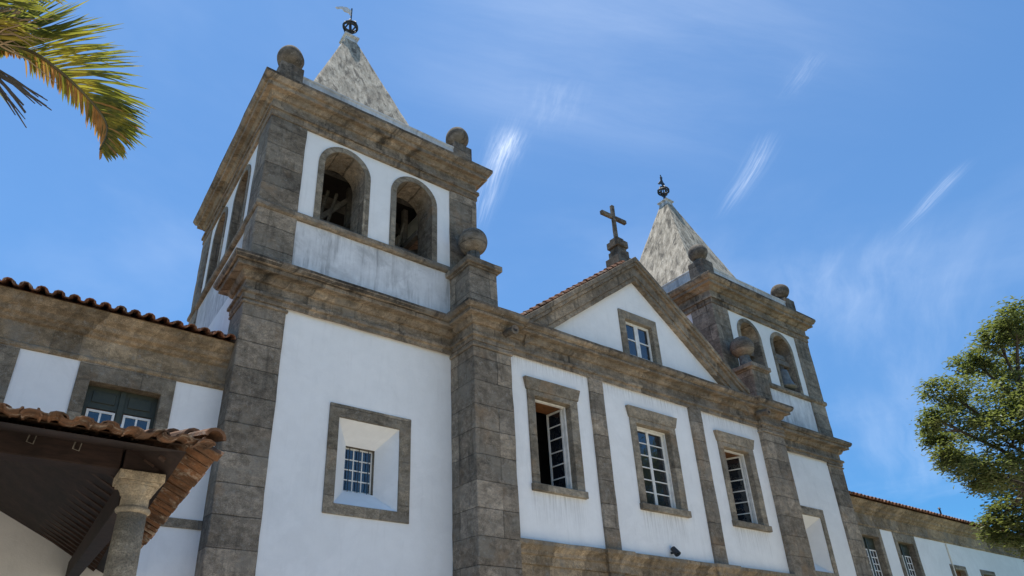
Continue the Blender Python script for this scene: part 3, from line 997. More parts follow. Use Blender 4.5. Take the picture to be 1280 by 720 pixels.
def tower(flip):
    side = 'right' if flip else 'left'
    fF = lambda u, dd, q: (u, TY0 + 0.09 + dd, q)
    fB = lambda u, dd, q: (u, TY1 - 0.09 - dd, q)
    fL = lambda u, dd, q: (TX0 + 0.09 + dd, u, q)
    fR = lambda u, dd, q: (TX1 - 0.09 - dd, u, q)
    sideA = [(27.24 - 2.8, 27.24 - 0.82), (27.24 + 0.82, 27.24 + 2.8)]
    mb = MB(flip)
    a0, a1 = TX0 + 0.09, TX1 - 0.09
    b0, b1 = TY0 + 1.39, TY1 - 1.39
    # lower storey: front with the splayed niche, other three sides
    mb.wall(fF, a0, a1, GZ, 12.9, [(9.24, 11.85, 5.66, 8.92, False)], 0.05, 0)
    mb.box(a0, a0 + 0.6, TY0 + 0.15, TY1 - 0.1, GZ, 14.4)
    mb.box(a1 - 0.6, a1, TY0 + 0.15, TY1 - 0.1, GZ, 14.4)
    mb.box(a0 + 0.6, a1 - 0.6, TY1 - 0.7, TY1 - 0.1, GZ, 14.4)
    mb.build('tower_wall', [M['plaster']], church)
    # belfry storey
    mb = MB(flip)
    for f, u0, u1 in ((fF, a0, a1), (fB, a0, a1), (fL, b0, b1), (fR, b0, b1)):
        mb.wall(f, u0, u1, 14.4, 17.1, [], 1.3, 1)
    for f, u0, u1, ar in ((fF, a0, a1, AR), (fB, a0, a1, AR), (fL, b0, b1, sideA), (fR, b0, b1, sideA)):
        mb.wall(f, u0, u1, 17.1, 23.0, [(p, q, AZ0, AZS, True) for p, q in ar], 1.3, 0, 2)
    mb.build('belfry_wall', [M['plaster'], M['plaster_old'], M['stone']], church)
    for f, ar in ((fF, AR), (fL, sideA), (fR, sideA), (fB, AR)):
        for p, q in ar:
            mb = MB(flip)
            mb.surround(f, p, q, AZ0, AZS, 0.28, -0.05, 0.0)
            mb.build('belfry_arch', M['stone_frame'], church)
    # floor, ceiling and the timber bell frame inside
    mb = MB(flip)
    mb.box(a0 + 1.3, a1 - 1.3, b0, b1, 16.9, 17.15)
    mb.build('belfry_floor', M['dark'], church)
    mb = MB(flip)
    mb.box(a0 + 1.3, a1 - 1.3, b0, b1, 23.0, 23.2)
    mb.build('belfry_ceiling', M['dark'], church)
    BM = []
    for yy in (24.0, 26.4, 28.8, 30.8):
        BM.append(((6.5, yy, 22.6), (14.5, yy, 22.6), 0.3, 0.5))
    for xx in (7.4, 10.2, 13.4):
        BM.append(((xx, 23.1, 20.0), (xx, 31.4, 20.0), 0.26, 0.32))
        BM.append(((xx, 24.6, 17.2), (xx, 24.6, 22.4), 0.26, 0.26))
        BM.append(((xx, 24.7, 17.6), (xx, 28.6, 22.2), 0.22, 0.22))
        BM.append(((xx, 29.5, 17.2), (xx, 29.5, 22.4), 0.26, 0.26))
    for x_ in (7.9, 8.35, 8.8, 9.25):
        BM.append(((x_ - 0.5, 24.9, 17.3), (x_ + 0.2, 24.4, 21.6), 0.12, 0.12))
    for x_ in (11.6, 12.2, 12.8):
        BM.append(((x_ - 0.2, 24.9, 17.3), (x_ + 0.5, 24.4, 21.4), 0.12, 0.12))
    BM.append(((6.6, 24.6, 17.4), (10.1, 24.6, 21.6), 0.2, 0.24))
    BM.append(((13.6, 24.55, 17.4), (10.4, 24.55, 21.4), 0.2, 0.24))
    BM.append(((6.5, 23.5, 18.9), (14.5, 23.5, 18.95), 0.16, 0.2))
    BM.append(((10.2, 24.2, 17.6), (14.2, 24.2, 19.9), 0.18, 0.2))
    for args in BM:
        mb = MB(flip)
        mb.beam(*args)
        mb.build('bell_frame_beam', M['old_wood'], church)
    # corner pilasters
    pw = 1.66
    for (x0, x1, y0, y1, vis) in ((TX0, TX0 + pw, TY0, TY0 + pw, 1), (TX1 - pw + 0.06, TX1, TY0, TY0 + pw, 0), (TX0, TX0 + pw, TY1 - pw, TY1, 1), (TX1 - pw, TX1, TY1 - pw, TY1, 1)):
        if not (vis == 0):
            mb = MB(flip)
            mb.box(x0, x1, y0, y1, GZ, 12.85)
            mb.box(x0 - 0.07, x1 + 0.07, y0 - 0.07, y1 + 0.03, 12.60, 12.72)
            mb.build('pilaster', M['stone'], church, 0.03)
        mb = MB(flip)
        mb.box(x0, x1, y0, y1, 14.38, 22.04)
        mb.build('pilaster', M['stone'], church, 0.03)
    # lower entablature: front, with a short return on the outer side
    prof = [(e * 1.1, z - 0.06) for e, z in ENT]
    mb = MB(flip)
    mb.sweep([(TX0 + 0.1, TY0 + pw + 0.02), (TX0, TY0 + pw + 0.02), (TX0, TY0), (14.28, TY0)], prof, False, 0, 3)
    mb.box(TX0 + 0.02, 14.27, TY0 + 0.02, TY0 + pw, 12.9, 14.37)
    mb.build('tower_entablature', [M['stone_trim'], M['stone_lip']], church, 0.02)
    # sill band round the belfry
    rect = [(TX0, TY0), (TX1, TY0), (TX1, TY1), (TX0, TY1)]
    mb = MB(flip)
    mb.sweep(rect, [(-0.12, 17.08), (0.03, 17.08), (0.10, 17.16), (0.10, 17.34), (0.06, 17.40), (-0.12, 17.42)], True)
    mb.build('sill_band', M['stone_trim'], church, 0.01)
    # top cornice
    mb = MB(flip)
    mb.sweep(rect, [(-1.0, 22.04), (0.04, 22.04), (0.04, 22.36), (0.13, 22.38), (0.13, 22.56), (0.01, 22.60), (0.01, 23.02), (0.12, 23.04), (0.2, 23.2), (0.22, 23.26), (0.44, 23.28), (0.44, 23.50), (0.54, 23.52), (0.64, 23.70), (0.66, 23.72), (0.66, 23.90), (0.1, 23.98), (-1.0, 23.98)], True, 0, 4)
    mb.build('top_cornice', [M['stone_trim'], M['stone_lip']], church, 0.02)
    # parapet and corner balls
    i_ = 0.22
    pr = [(TX0 + i_, TY0 + i_), (TX1 - i_, TY0 + i_), (TX1 - i_, TY1 - i_), (TX0 + i_, TY1 - i_)]
    mb = MB(flip)
    mb.sweep(pr, [(-0.45, 23.97), (0.0, 23.97), (0.0, 25.14), (0.05, 25.16), (0.05, 25.26), (-0.45, 25.28)], True)
    mb.build('parapet', M['parapet'], church, 0.02)
    for (x, y) in ((TX0 + 0.66, TY0 + 0.7), (TX1 - 0.66, TY0 + 0.7), (TX0 + 0.66, TY1 - 0.7), (TX1 - 0.66, TY1 - 0.7)):
        finial(x - 0.56, x + 0.56, y - 0.58, y + 0.58, 23.98, 25.62, 26.5, 0.64, flip, False)
    # spire: four rough faces
    cx, cy = (TX0 + TX1) / 2, (TY0 + TY1) / 2
    z0, z1, h0, h1 = 24.3, 36.05, 4.22, 0.38
    mb = MB(flip)
    NU, NV = 26, 60
    cor = [(-1, -1), (1, -1), (1, 1), (-1, 1)]
    n_ring = 4 * NU
    vs = []
    for v in range(NV + 1):
        t = v / NV
        h = h0 + (h1 - h0) * t - 0.03 * sin(pi * t)
        z = z0 + (z1 - z0) * t
        for e in range(4):
            a, b = cor[e], cor[(e + 1) % 4]
            for i in range(NU):
                q = i / NU
                x, y = a[0] + (b[0] - a[0]) * q, a[1] + (b[1] - a[1]) * q
                p = Vector((cx + x * h, cy + y * h, z))
                nz = noise.noise(Vector((p.x * 2.6, p.y * 2.6, p.z * 0.7)) + Vector((9 if flip else 0, 0, 0))) * 0.035 + noise.noise(p * 5.0) * 0.015
                rad = Vector((x, y, 0)).normalized()
                vs.append(p + rad * nz * (1.0 - 0.5 * t))
    fs = [(v * n_ring + i, v * n_ring + (i + 1) % n_ring, (v + 1) * n_ring + (i + 1) % n_ring, (v + 1) * n_ring + i) for v in range(NV) for i in range(n_ring)]
    mb.add(vs, fs, 0, True)
    sp = mb.build('spire', M['spire'], church)
    mb = MB(flip)
    mb.sweep([(cx - .42, cy - .42), (cx + .42, cy - .42), (cx + .42, cy + .42), (cx - .42, cy + .42)], [(-0.42, 35.7), (0.0, 35.7), (-0.04, 36.3), (0.06, 36.34), (0.08, 36.46), (-0.42, 36.50)], True)
    mb.build('spire_cap', M['parapet'], sp, 0.015)
    # armillary sphere and vane
    mb = MB(flip)
    mb.tube([(cx, cy, 36.48), (cx, cy, 36.8), (cx, cy, 37.25)], [0.2, 0.12, 0.1], 10)
    zc, r = 37.68, 0.45
    for ax in range(4):
        ring = []
        for i in range(25):
            a = 2 * pi * i / 24
            if ax == 3:
                ring.append((cx + r * cos(a), cy + r * sin(a) * 0.9, zc + 0.35 * r * sin(a)))
            else:
                th = ax * pi / 3
                ring.append((cx + r * cos(a) * cos(th), cy + r * cos(a) * sin(th), zc + r * sin(a)))
        mb.tube(ring, 0.05 if ax < 3 else 0.075, 6, 0, True, False)
    mb.tube([(cx + r * cos(2 * pi * i / 24), cy + r * sin(2 * pi * i / 24), zc) for i in range(25)], 0.06, 6, 0, True, False)
    mb.tube([(cx, cy, 36.9), (cx, cy, 39.45)], 0.045, 8)
    arm = mb.build('armillary_sphere', M['iron'], sp)
    mb = MB(flip)
    if not flip:
        poly = [(0.0, 38.72), (0.0, 39.22), (-0.35, 39.3), (-0.72, 39.12), (-1.12, 38.78), (-0.98, 38.72), (-0.66, 38.98), (-0.5, 38.82), (-0.22, 38.9)]
    else:
        poly = [(0.28, 38.35), (0.34, 38.62), (0.16, 38.72), (0.1, 39.05), (0.2, 39.2), (0.02, 39.35), (-0.1, 39.2), (-0.12, 38.85), (-0.3, 38.6), (-0.55, 38.28), (-0.4, 38.22), (-0.15, 38.4)]
        poly = [(-x, z) for x, z in poly]
    mb.prism_y([(cx + x, z) for x, z in poly], cy - 0.03, cy + 0.03)
    mb.build('weathervane', M['tin'] if not flip else M['iron'], sp)
    # splayed niche window in the lower wall
    mb = MB(flip)
    yf, yb = TY0 + 0.08, 22.48
    oo, ii = [(8.84, 5.27), (12.34, 5.27), (12.34, 9.43), (8.84, 9.43)], [(9.24, 5.66), (11.85, 5.66), (11.85, 8.92), (9.24, 8.92)]
    vs = [(x, yy, z) for yy in (TY0 + 0.02, yf + 0.05) for lp in (oo, ii) for x, z in lp]
    fs = []
    for i in range(4):
        k2 = (i + 1) % 4
        fs += [(i, k2, 4 + k2, 4 + i), (8 + i, 12 + i, 12 + k2, 8 + k2), (i, 8 + i, 8 + k2, k2), (4 + i, 4 + k2, 12 + k2, 12 + i)]
    mb.add(vs, fs)
    nw = mb.build('niche_window', M['stone_frame'], church, 0.012)
    nw['label'] = 'small barred window deep in a splayed white niche'
    mb = MB(flip)
    o = [(9.245, 5.665), (11.845, 5.665), (11.845, 8.915), (9.245, 8.915)]
    n_ = [(9.95, 6.38), (11.2, 6.38), (11.2, 8.15), (9.95, 8.15)]
    for i in range(4):
        k2 = (i + 1) % 4
        mb.quad((o[i][0], yf + 0.02, o[i][1]), (o[k2][0], yf + 0.02, o[k2][1]), (n_[k2][0], yb, n_[k2][1]), (n_[i][0], yb, n_[i][1]))
    mb.build('splay', M['plaster'], nw)
    mb = MB(flip)
    for i in range(4):
        k2 = (i + 1) % 4
        mb.quad((n_[i][0], yb, n_[i][1]), (n_[k2][0], yb, n_[k2][1]), (n_[k2][0], yb + 0.35, n_[k2][1]), (n_[i][0], yb + 0.35, n_[i][1]))
    mb.build('reveal', M['stone_frame'], nw)
    fr, gl = MB(flip), MB(flip)
    leaf_frame(fr, gl, (9.96, yb + 0.2), 0, 1.23, 6.39, 8.14, 3, 4, 1, 0.06, 0.045, 0.06)
    fr.build('sash', M['white'], nw)
    gl.build('pane', M['glass'], nw)
    for i in range(3):
        mb = MB(flip)
        mb.tube([(10.16 + i * 0.41, yb + 0.08, 6.36), (10.16 + i * 0.41, yb + 0.08, 8.16)], 0.018, 6)
        mb.build('grille_bar', M['iron'], nw)
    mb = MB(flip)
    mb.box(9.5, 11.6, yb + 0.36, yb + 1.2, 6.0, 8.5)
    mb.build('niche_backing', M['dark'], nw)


tower(False)
tower(True)

# bells hang in the belfries
def bell(x, y, zt, r, label, lean=0.0):
    t = thing('bell', label, 'bell', (x, y, zt - 3.0 * r), 'bronze bells in the belfries')
    mb = MB()
    z0 = zt - 1.0
    prof = [(r, z0 - 2.1 * r), (r * 1.02, z0 - 2.0 * r), (r * 0.86, z0 - 1.75 * r), (r * 0.68, z0 - 1.2 * r), (r * 0.58, z0 - 0.5 * r), (r * 0.52, z0 - 0.15 * r), (r * 0.3, z0), (0.03, z0 + 0.02)]
    mb.lathe(x, y, prof, 28)
    b_ = mb.build('bell_body', M['bronze'], t)
    mb = MB()
    mb.tube([(x, y, z0 - 1.2 * r), (x, y, z0 - 2.3 * r)], [0.04, 0.05], 8)
    mb.ball(x, y, z0 - 2.3 * r, 0.13, 0, 0)
    mb.build('clapper', M['iron'], b_)
    mb = MB()
    mb.box(x - 0.5, x + 0.5, y - 0.16, y + 0.16, zt - 0.25, zt + 0.12)
    mb.box(x - 0.98, x + 0.98, y - 0.13, y + 0.13, zt - 0.62, zt - 0.25)
    for dx in (-0.25, 0, 0.25):
        mb.box(x + dx - 0.04, x + dx + 0.04, y - 0.05, y + 0.05, z0 - 0.02, zt - 0.62)
    mb.build('headstock', M['old_wood'], t, 0.02)


bell(50.44 - 8.69, 22.05, 20.15, 0.66, 'greenish bronze bell on a grey timber headstock in the right arch of the far tower')
bell(50.44 - 12.3, 22.3, 20.15, 0.62, 'bronze bell in the far tower arch partly hidden behind the ball finial')

# flood lamp on the front wall
fl = thing('flood_lamp', 'small dark flood lamp on the white wall below the middle window', 'lamp', (25.15, FY, 5.1))
mb = MB()
mb.box(25.12, 25.22, FY - 0.16, FY, 5.12, 5.2)
mb.build('bracket', M['iron'], fl)
mb = MB()
mb.tube([(25.17, FY - 0.12, 5.36), (25.17, FY - 0.36, 5.06)], [0.12, 0.15], 14)
mb.tube([(25.17, FY - 0.36, 5.06), (25.17, FY - 0.37, 5.047)], [0.11, 0.11], 14, 1)
mb.build('lamp_head', [M['iron'], M['glass']], fl)


# ------------------------------------------------------------------ the two wings
WY = 22.55


def wing(flip, x_far, label):
    """drawn on the left side (x < 5.07), mirrored for the right"""
    t = thing('monastery_wing', label, 'building', ((50.44 - 5.0) if flip else 5.0, WY, GZ))
    f = lambda u, dd, q: (u, WY + dd, q)
    wins = [(0.84, 3.05), (-3.85, -1.66)]
    small = [(-10.9, -9.0), (-15.9, -14.0)] if flip else []
    mb = MB(flip)
    ops = [(a - .2, b + .2, 5.4, 8.9, False) for a, b in wins] + [(a - .15, b + .15, 5.1, 7.6, False) for a, b in small]
    mb.wall(f, x_far, 5.12, GZ, 9.42, ops, 0.7, 0)
    mb.box(x_far, 5.12, WY + 9.5, WY + 10, GZ, 9.42)
    mb.box(x_far, x_far + 0.4, WY + 0.71, WY + 9.49, GZ, 9.42)
    mb.build('wall', M['plaster'], t)
    # deep stone entablature under the eaves
    mb = MB(flip)
    mb.sweep([(x_far, WY), (5.10, WY)], [(-0.5, 9.36), (0.05, 9.36), (0.09, 9.42), (0.09, 9.52), (0.04, 9.56), (0.04, 10.22), (0.14, 10.28), (0.18, 10.38), (0.30, 10.46), (0.34, 10.62), (0.50, 10.76), (0.62, 10.96), (0.64, 11.02), (-0.5, 11.02)])
    mb.build('entablature', M['stone_wing'], t, 0.012)
    mb = MB(flip)
    mb.box(x_far, 5.06, WY - 0.05, WY + 0.1, 4.40, 4.70)
    mb.build('string_course', M['stone_frame'], t, 0.01)
    # roof
    mb = MB(flip)
    sp = 0.42
    q = sqrt(1 + sp * sp)
    ye, ze = WY - 0.72, 11.0
    mb.add([(x_far, ye, ze), (5.1, ye, ze), (5.1, WY + 5, ze + 5.72 * sp), (x_far, WY + 5, ze + 5.72 * sp), (5.1, WY + 10.6, ze), (x_far, WY + 10.6, ze), (x_far, WY + 5, ze)],
           [(0, 1, 2, 3), (3, 2, 4, 5)])
    L = 5.1 - x_far
    tile_field(mb, (x_far, ye - 0.12, ze - 0.02), (1, 0, 0), (0, 1 / q, sp / q), (0, -sp / q, 1 / q), L - 0.1, lambda u: (0.0, 6.1 * 1.0), 0.46, k=6)
    tile_field(mb, (x_far, WY + 10.7, ze - 0.02), (1, 0, 0), (0, -1 / q, sp / q), (0, sp / q, 1 / q), L - 0.1, lambda u: (0.0, 6.0), 0.46, tl=3.1, step=3.0, chan=False, k=5)
    mb.build('roof', M['tile'], t)
    for a, b in wins:
        mb = MB(flip)
        j = 0.40
        mb.ushape(a, b, j, 5.2, 8.74, 9.355, WY - 0.06, WY + 0.5)
        wn = mb.build('window', M['stone_frame'], t, 0.012)
        mb = MB(flip)
        mb.box(a, b, WY - 0.1, WY + 0.5, 5.2, 5.55)
        mb.build('sill', M['stone_frame'], wn, 0.01)
        c = (a + b) / 2
        yy = WY + 0.36
        mb = MB(flip)
        hz = 7.98
        for x0, x1 in ((a, c), (c, b)):
            mb.box(x0, x1, yy, yy + 0.08, hz, 8.74)                     # upper board
            mb.box(x0 + 0.2, x1 - 0.2, yy - 0.04, yy, hz + 0.2, 8.56)   # raised panel
            mb.box(x0, x0 + 0.12, yy - 0.03, yy + 0.08, 5.55, hz)
            mb.box(x1 - 0.12, x1, yy - 0.03, yy + 0.08, 5.55, hz)
        mb.box(c - 0.09, c + 0.09, yy - 0.07, yy - 0.031, 5.55, 8.7)
        mb.build('shutter', M['green'], wn, 0.01)
        for x0 in (a + 0.12, c + 0.12):
            fr, gl = MB(flip), MB(flip)
            leaf_frame(fr, gl, (x0 + 0.01, yy - 0.02), 0, (c - a) - 0.26, 5.6, hz - 0.06, 2, 5, 1, 0.075, 0.06, 0.06)
            fr.build('sash', M['white'], wn)
            gl.build('pane', M['glass'], wn)
    for a, b in small:
        mb = MB(flip)
        mb.ushape(a, b, .3, 5.0, 7.45, 7.78, WY - 0.06, WY + 0.5)
        wn = mb.build('window', M['stone_frame'], t, 0.012)
        mb = MB(flip)
        mb.box(a, b, WY + 0.3, WY + 0.4, 5.2, 7.45)
        mb.build('shutter', M['brown_wood'], wn)
    if flip:
        mb = MB(flip)
        mb.tube([(-9.1, WY - 0.05, 9.3), (-9.1, WY - 0.05, GZ)], 0.05, 8)
        mb.build('downpipe', M['plaster_cream'], t)
    return t


wing(False, -11.0, 'white monastery wing with a deep ochre stone cornice, seen behind the tiled porch roof')
wing(True, -34.0, 'long low white monastery wing with narrow windows running behind the leafy tree')

vp = MB()
vp.tube([(59.4, WY - 0.45, 11.3), (59.4, WY - 0.45, 11.85)], 0.06, 8)
vp.tube([(59.4, WY - 0.45, 11.85), (59.4, WY - 0.45, 11.95)], [0.12, 0.04], 8)
tag(vp.build('vent_pipe', M['iron']), 'tiny dark vent pipe standing on the eave of the long right wing', 'pipe')

# ------------------------------------------------------------------ tiled porch at lower left
PE = 2.74                      # eave height
ex = lambda y: 1.93 + (y - 8.7) * 0.056      # slightly skewed right eave
canopy = thing('porch', 'dark timber porch with hipped clay tile roof in front of the left wing', 'porch', (-1.0, 15.0, GZ))
FYE = 8.62
sF, sR = 0.22, 0.58
XLFT = -7.0
RX = -2.45                    # ridge x
zr = PE + (1.93 - RX) * sR
hy_ = FYE + (zr - PE) / sF    # where the front hip reaches the ridge
mb = MB()
A0, A1 = (1.66, FYE + 0.3, PE + 0.0), (ex(22.5) - 0.24, 22.5, PE + 0.10)
zt = 0.10
soff = [A0, A1, (RX, 22.5, zr), (RX, hy_, zr - 0.02), (XLFT, FYE + 0.3, PE + 0.0), (XLFT, 22.5, PE + 0.0)]
mb.add(soff, [(0, 1, 2, 3), (4, 0, 3), (5, 4, 3, 2)])
mb.build('soffit', M['dark_wood'], canopy, recalc=False)
# tiles: right slope, front slope
mb = MB()
q = sqrt(1 + sR * sR)
lenR = 22.45 - FYE
tile_field(mb, (1.90, FYE + 0.05, PE - 0.02), Vector((0.056, 1, 0)).normalized(), (-1 / q, 0, sR / q), (sR / q, 0, 1 / q), lenR,
           lambda u: (-0.12, min((1.93 + u * 0.056 - RX) * q, (u * sF / sR) * q + 0.1)), 0.40, tl=0.5, step=0.42, k=6, jit=0.016, flat=0.6)
q = sqrt(1 + sF * sF)
tile_field(mb, (1.97, FYE, PE - 0.02), (-1, 0, 0), (0, 1 / q, sF / q), (0, -sF / q, 1 / q), 9.0,
           lambda u: (-0.12, min((hy_ - FYE) * q, (u * sR / sF) * q + 0.1) if u < 4.55 else (hy_ - FYE) * q), 0.29, tl=0.5, step=0.42, k=6, jit=0.03, flat=0.55)
cap_row(mb, (1.92, FYE + 0.05, PE + 0.12), (RX, hy_, zr + 0.16), 0.16)
mb.add([(1.68, FYE + .32, PE + .10), (ex(22.5) - .24, 22.5, PE + .15), (RX, 22.5, zr + .0), (RX, hy_, zr + .0), (XLFT, FYE + .32, PE + .08), (XLFT, 22.5, PE + .08)], [(0, 1, 2, 3), (4, 0, 3), (5, 4, 3, 2)])
mb.build('roof', M['tile_canopy'], canopy, recalc=False)
# rafters and boards under the right slope, front fascia beam, post block and the beam to the wall
def rafter(a, b):
    mb = MB()
    mb.beam(a, b, 0.12, 0.16)
    mb.build('rafter', M['rafter_wood'], canopy)


y = FYE + 1.1
while y < 22.3:
    x1 = ex(y) - 0.5
    top_z = min(zr, PE + (y - FYE) * sF)
    x0 = max(RX, 1.93 + (y - 8.7) * .056 - (top_z - PE) / sR)
    rafter((x1, y, PE + 0.17), (x0, y, PE + (x1 + .5 - x0) * sR - 0.12))
    y += 0.62
x = 1.3
while x > XLFT:
    if x > -0.2:
        x -= 0.62
        continue
    y1 = min(hy_, FYE + (1.93 - x) * sR / sF)
    rafter((x, 10.8, PE - 0.02 + (10.8 - FYE) * sF - 0.08), (x, y1, PE + (y1 - FYE) * sF - 0.12))
    x -= 0.62
mb = MB()
CXX, CYY = 1.36, 10.55
mb.box(XLFT, 1.05, CYY - 0.2, CYY + 0.2, 2.76, 3.16)
mb.build('front_beam', M['dark_wood'], canopy, 0.015)
mb = MB()
mb.box(1.08, 1.58, CYY - 0.24, CYY + 0.24, 2.752, 3.14)
mb.build('post_block', M['dark_wood'], canopy, 0.015)
mb = MB()
mb.beam((1.33, CYY + 0.3, 2.6), (1.62, 22.5, 2.86), 0.3, 0.5)
mb.build('side_beam', M['dark_wood'], canopy, 0.015)
for xx in (-0.15, 0.42):
    mb = MB()
    mb.tube([(xx, CYY - 0.22, 3.19), (xx - 0.03, CYY - 0.23, 2.95), (xx + 0.05, CYY - 0.23, 2.93), (xx + 0.08, CYY - 0.22, 3.18)], 0.010, 6)
    mb.build('beam_strap', M['old_wood'], canopy)
mb = MB()
mb.tube([(1.80, CYY - 0.05, 3.0), (1.95, CYY - 0.1, 3.03), (2.0, CYY - 0.1, 2.95)], [0.035, 0.05, 0.03], 8)
mb.build('cable_clip', M['white'], canopy)


def column(cx, cy, label):
    t = thing('porch_column', label, 'column', (cx, cy, GZ))
    mb = MB()
    mb.lathe(cx, cy, [(0.235, GZ + 0.4), (0.235, -0.6), (0.225, 0.6), (0.198, 2.19)], 32)
    mb.build('shaft', M['column'], t)
    mb = MB()
    mb.lathe(cx, cy, [(0.20, 2.18), (0.232, 2.19), (0.245, 2.225), (0.232, 2.26), (0.20, 2.275), (0.195, 2.30), (0.195, 2.43), (0.215, 2.44), (0.225, 2.475), (0.265, 2.54), (0.275, 2.58)], 32)
    mb.box(cx - 0.28, cx + 0.28, cy - 0.28, cy + 0.28, 2.575, 2.62)
    mb.box(cx - 0.315, cx + 0.315, cy - 0.315, cy + 0.315, 2.62, 2.75)
    mb.build('capital', M['column'], t, 0.008)
    mb = MB()
    mb.box(cx - 0.34, cx + 0.34, cy - 0.34, cy + 0.34, GZ, GZ + 0.2)
    mb.lathe(cx, cy, [(0.31, GZ + 0.2), (0.33, GZ + 0.26), (0.31, GZ + 0.33), (0.24, GZ + 0.4)], 32)
    mb.build('base', M['column'], t)


column(CXX, CYY, 'pale speckled granite column holding up the corner of the tiled porch')

# ------------------------------------------------------------------ palm at upper left
palm = thing('palm_tree', 'palm with an arching half-yellowed frond hanging in at the upper left', 'palm', (-1.95, 6.9, GZ))
mb = MB()
tp = [(-1.95, 6.9, GZ), (-1.93, 6.9, 0.0), (-1.85, 6.86, 2.6), (-1.74, 6.82, 4.6), (-1.69, 6.79, 5.75)]
mb.tube(tp, [0.2, 0.16, 0.14, 0.13, 0.15], 14)
mb.build('trunk', M['bark'], palm)


def catmull(pts, n):
    P = [Vector(p) for p in pts]
    P = [P[0] * 2 - P[1]] + P + [P[-1] * 2 - P[-2]]
    out = []
    for i in range(1, len(P) - 2):
        for k in range(n):
            t = k / n
            a, b, c, d_ = P[i - 1], P[i], P[i + 1], P[i + 2]
            out.append(0.5 * ((2 * b) + (-a + c) * t + (2 * a - 5 * b + 4 * c - d_) * t * t + (-a + 3 * b - 3 * c + d_) * t ** 3))
    out.append(P[-2])
    return out


def blade(mb, p, dirn, nrm, L, wd, droop, m):
    """one leaflet: a folded tapering strip that bends down"""
    dirn = dirn.normalized()
    side = dirn.cross(nrm).normalized()
    vs, fs = [], []
    K = 5
    q = p.copy()
    dd = dirn.copy()
    for k in range(K + 1):
        t = k / K
        ww = wd * (0.55 + 1.1 * t) * (1 - t ** 2.2) + 0.002
        fold = nrm * (-0.25 * ww)
        vs += [q - side * ww / 2 + fold, q, q + side * ww / 2 + fold]
        dd = (dd + Vector((0, 0, -droop / K))).normalized()
        q = q + dd * (L / K)
    for k in range(K):
        o = 3 * k
        fs += [(o, o + 1, o + 4, o + 3), (o + 1, o + 2, o + 5, o + 4)]
    mb.add(vs, fs, m, True)


VIEW = Vector((0.45, 0.75, 0.45)).normalized()


def frond(path, name_label, LU, LD, up_dir, dn_dir, dense=3, droop=0.5, dry_from=0.62, seed=1, dn_dry=0.1):
    rnd = random.Random(seed)
    pts = catmull(path, 10)
    mb = MB()
    n = len(pts)
    mb.tube(pts, [0.022 * (1 - 0.8 * i / n) + 0.004 for i in range(n)], 6, 2)
    for i in range(6, n - 1):
        for s in range(dense):
            t = (i + s / dense) / n
            p = pts[i].lerp(pts[i + 1], s / dense)
            tang = (pts[i + 1] - pts[i]).normalized()
            env = (0.35 + 0.65 * sin(pi * min(1.0, 0.12 + t * 1.02)) ** 0.7)
            for sgn in (1, -1):
                base = up_dir(t) if sgn == 1 else dn_dir(t)
                L = (LU(t) if sgn == 1 else LD(t)) * rnd.uniform(0.82, 1.1)
                if L < 0.05:
                    continue
                dv = (base + tang * rnd.uniform(0.35, 0.65) + Vector((rnd.uniform(-.12, .12), rnd.uniform(-.25, .25), rnd.uniform(-.12, .12))))
                nr = (VIEW * -1 + Vector((rnd.uniform(-.5, .5), rnd.uniform(-.3, .3), rnd.uniform(-.5, .5)))).normalized()
                dry = (sgn == -1 and rnd.random() < dn_dry) or (t > dry_from and rnd.random() < 0.14)
                blade(mb, p, dv, nr, L, 0.030 * rnd.uniform(0.75, 1.25), droop * rnd.uniform(0.4, 1.5), 1 if dry else 0)
    o = mb.build('frond', [M['palm'], M['palm_dry'], M['palm_rib']], palm, recalc=False)
    if name_label:
        o['label'] = name_label
    return o


def lerp_dir(stops):
    def f(t):
        for (t0, a), (t1, b) in zip(stops[:-1], stops[1:]):
            if t <= t1:
                return Vector(a).lerp(Vector(b), max(0.0, (t - t0) / (t1 - t0))).normalized()
        return Vector(stops[-1][1]).normalized()
    return f


R_ = Vector((0.845, -0.534, 0.0))   # image right
U_ = Vector((-0.23, -0.37, 0.90))   # image up


def rd(a, b):
    return R_ * a + U_ * b


main = [(-1.68, 6.79, 5.78), (-1.55, 6.78, 6.09), (-1.4, 6.76, 6.23), (-1.12, 6.71, 6.28), (-0.82, 6.65, 6.12), (-0.57, 6.63, 5.95), (-0.36, 6.59, 5.75), (-0.23, 6.55, 5.56), (-0.19, 6.5, 5.36), (-0.21, 6.45, 5.1)]
frond(main, 'arching green frond with yellow tips and brown dried lower leaflets',
      lambda t: 1.0 - 0.76 * max(0, t - 0.38) / 0.62 if t < 0.95 else 0.22,
      lambda t: 0.30 if 0.30 < t < 0.80 else 0.14,
      lerp_dir([(0, rd(0.5, 0.9)), (0.35, rd(0.75, 0.62)), (0.6, rd(0.95, 0.25)), (0.8, rd(1.0, -0.1)), (1.0, rd(0.8, -0.4))]),
      lerp_dir([(0, rd(-0.1, -1)), (0.6, rd(-0.25, -1)), (0.85, rd(-0.35, -0.9)), (1.0, rd(0.2, -1))]), 2, 0.45, 0.6, 3, 0.65)
frond([(-1.68, 6.79, 5.78), (-1.74, 6.87, 6.25), (-1.78, 6.94, 6.70), (-1.70, 6.96, 7.08), (-1.50, 6.92, 7.32), (-1.28, 6.86, 7.40)], None,
      lambda t: 0.9, lambda t: 0.8 - 0.45 * t, lerp_dir([(0, rd(0.2, 1)), (1, rd(1, 0.5))]), lerp_dir([(0, rd(0.9, 0.1)), (0.5, rd(0.95, -0.15)), (1, rd(0.9, -0.35))]), 2, 0.35, 0.85, 5)
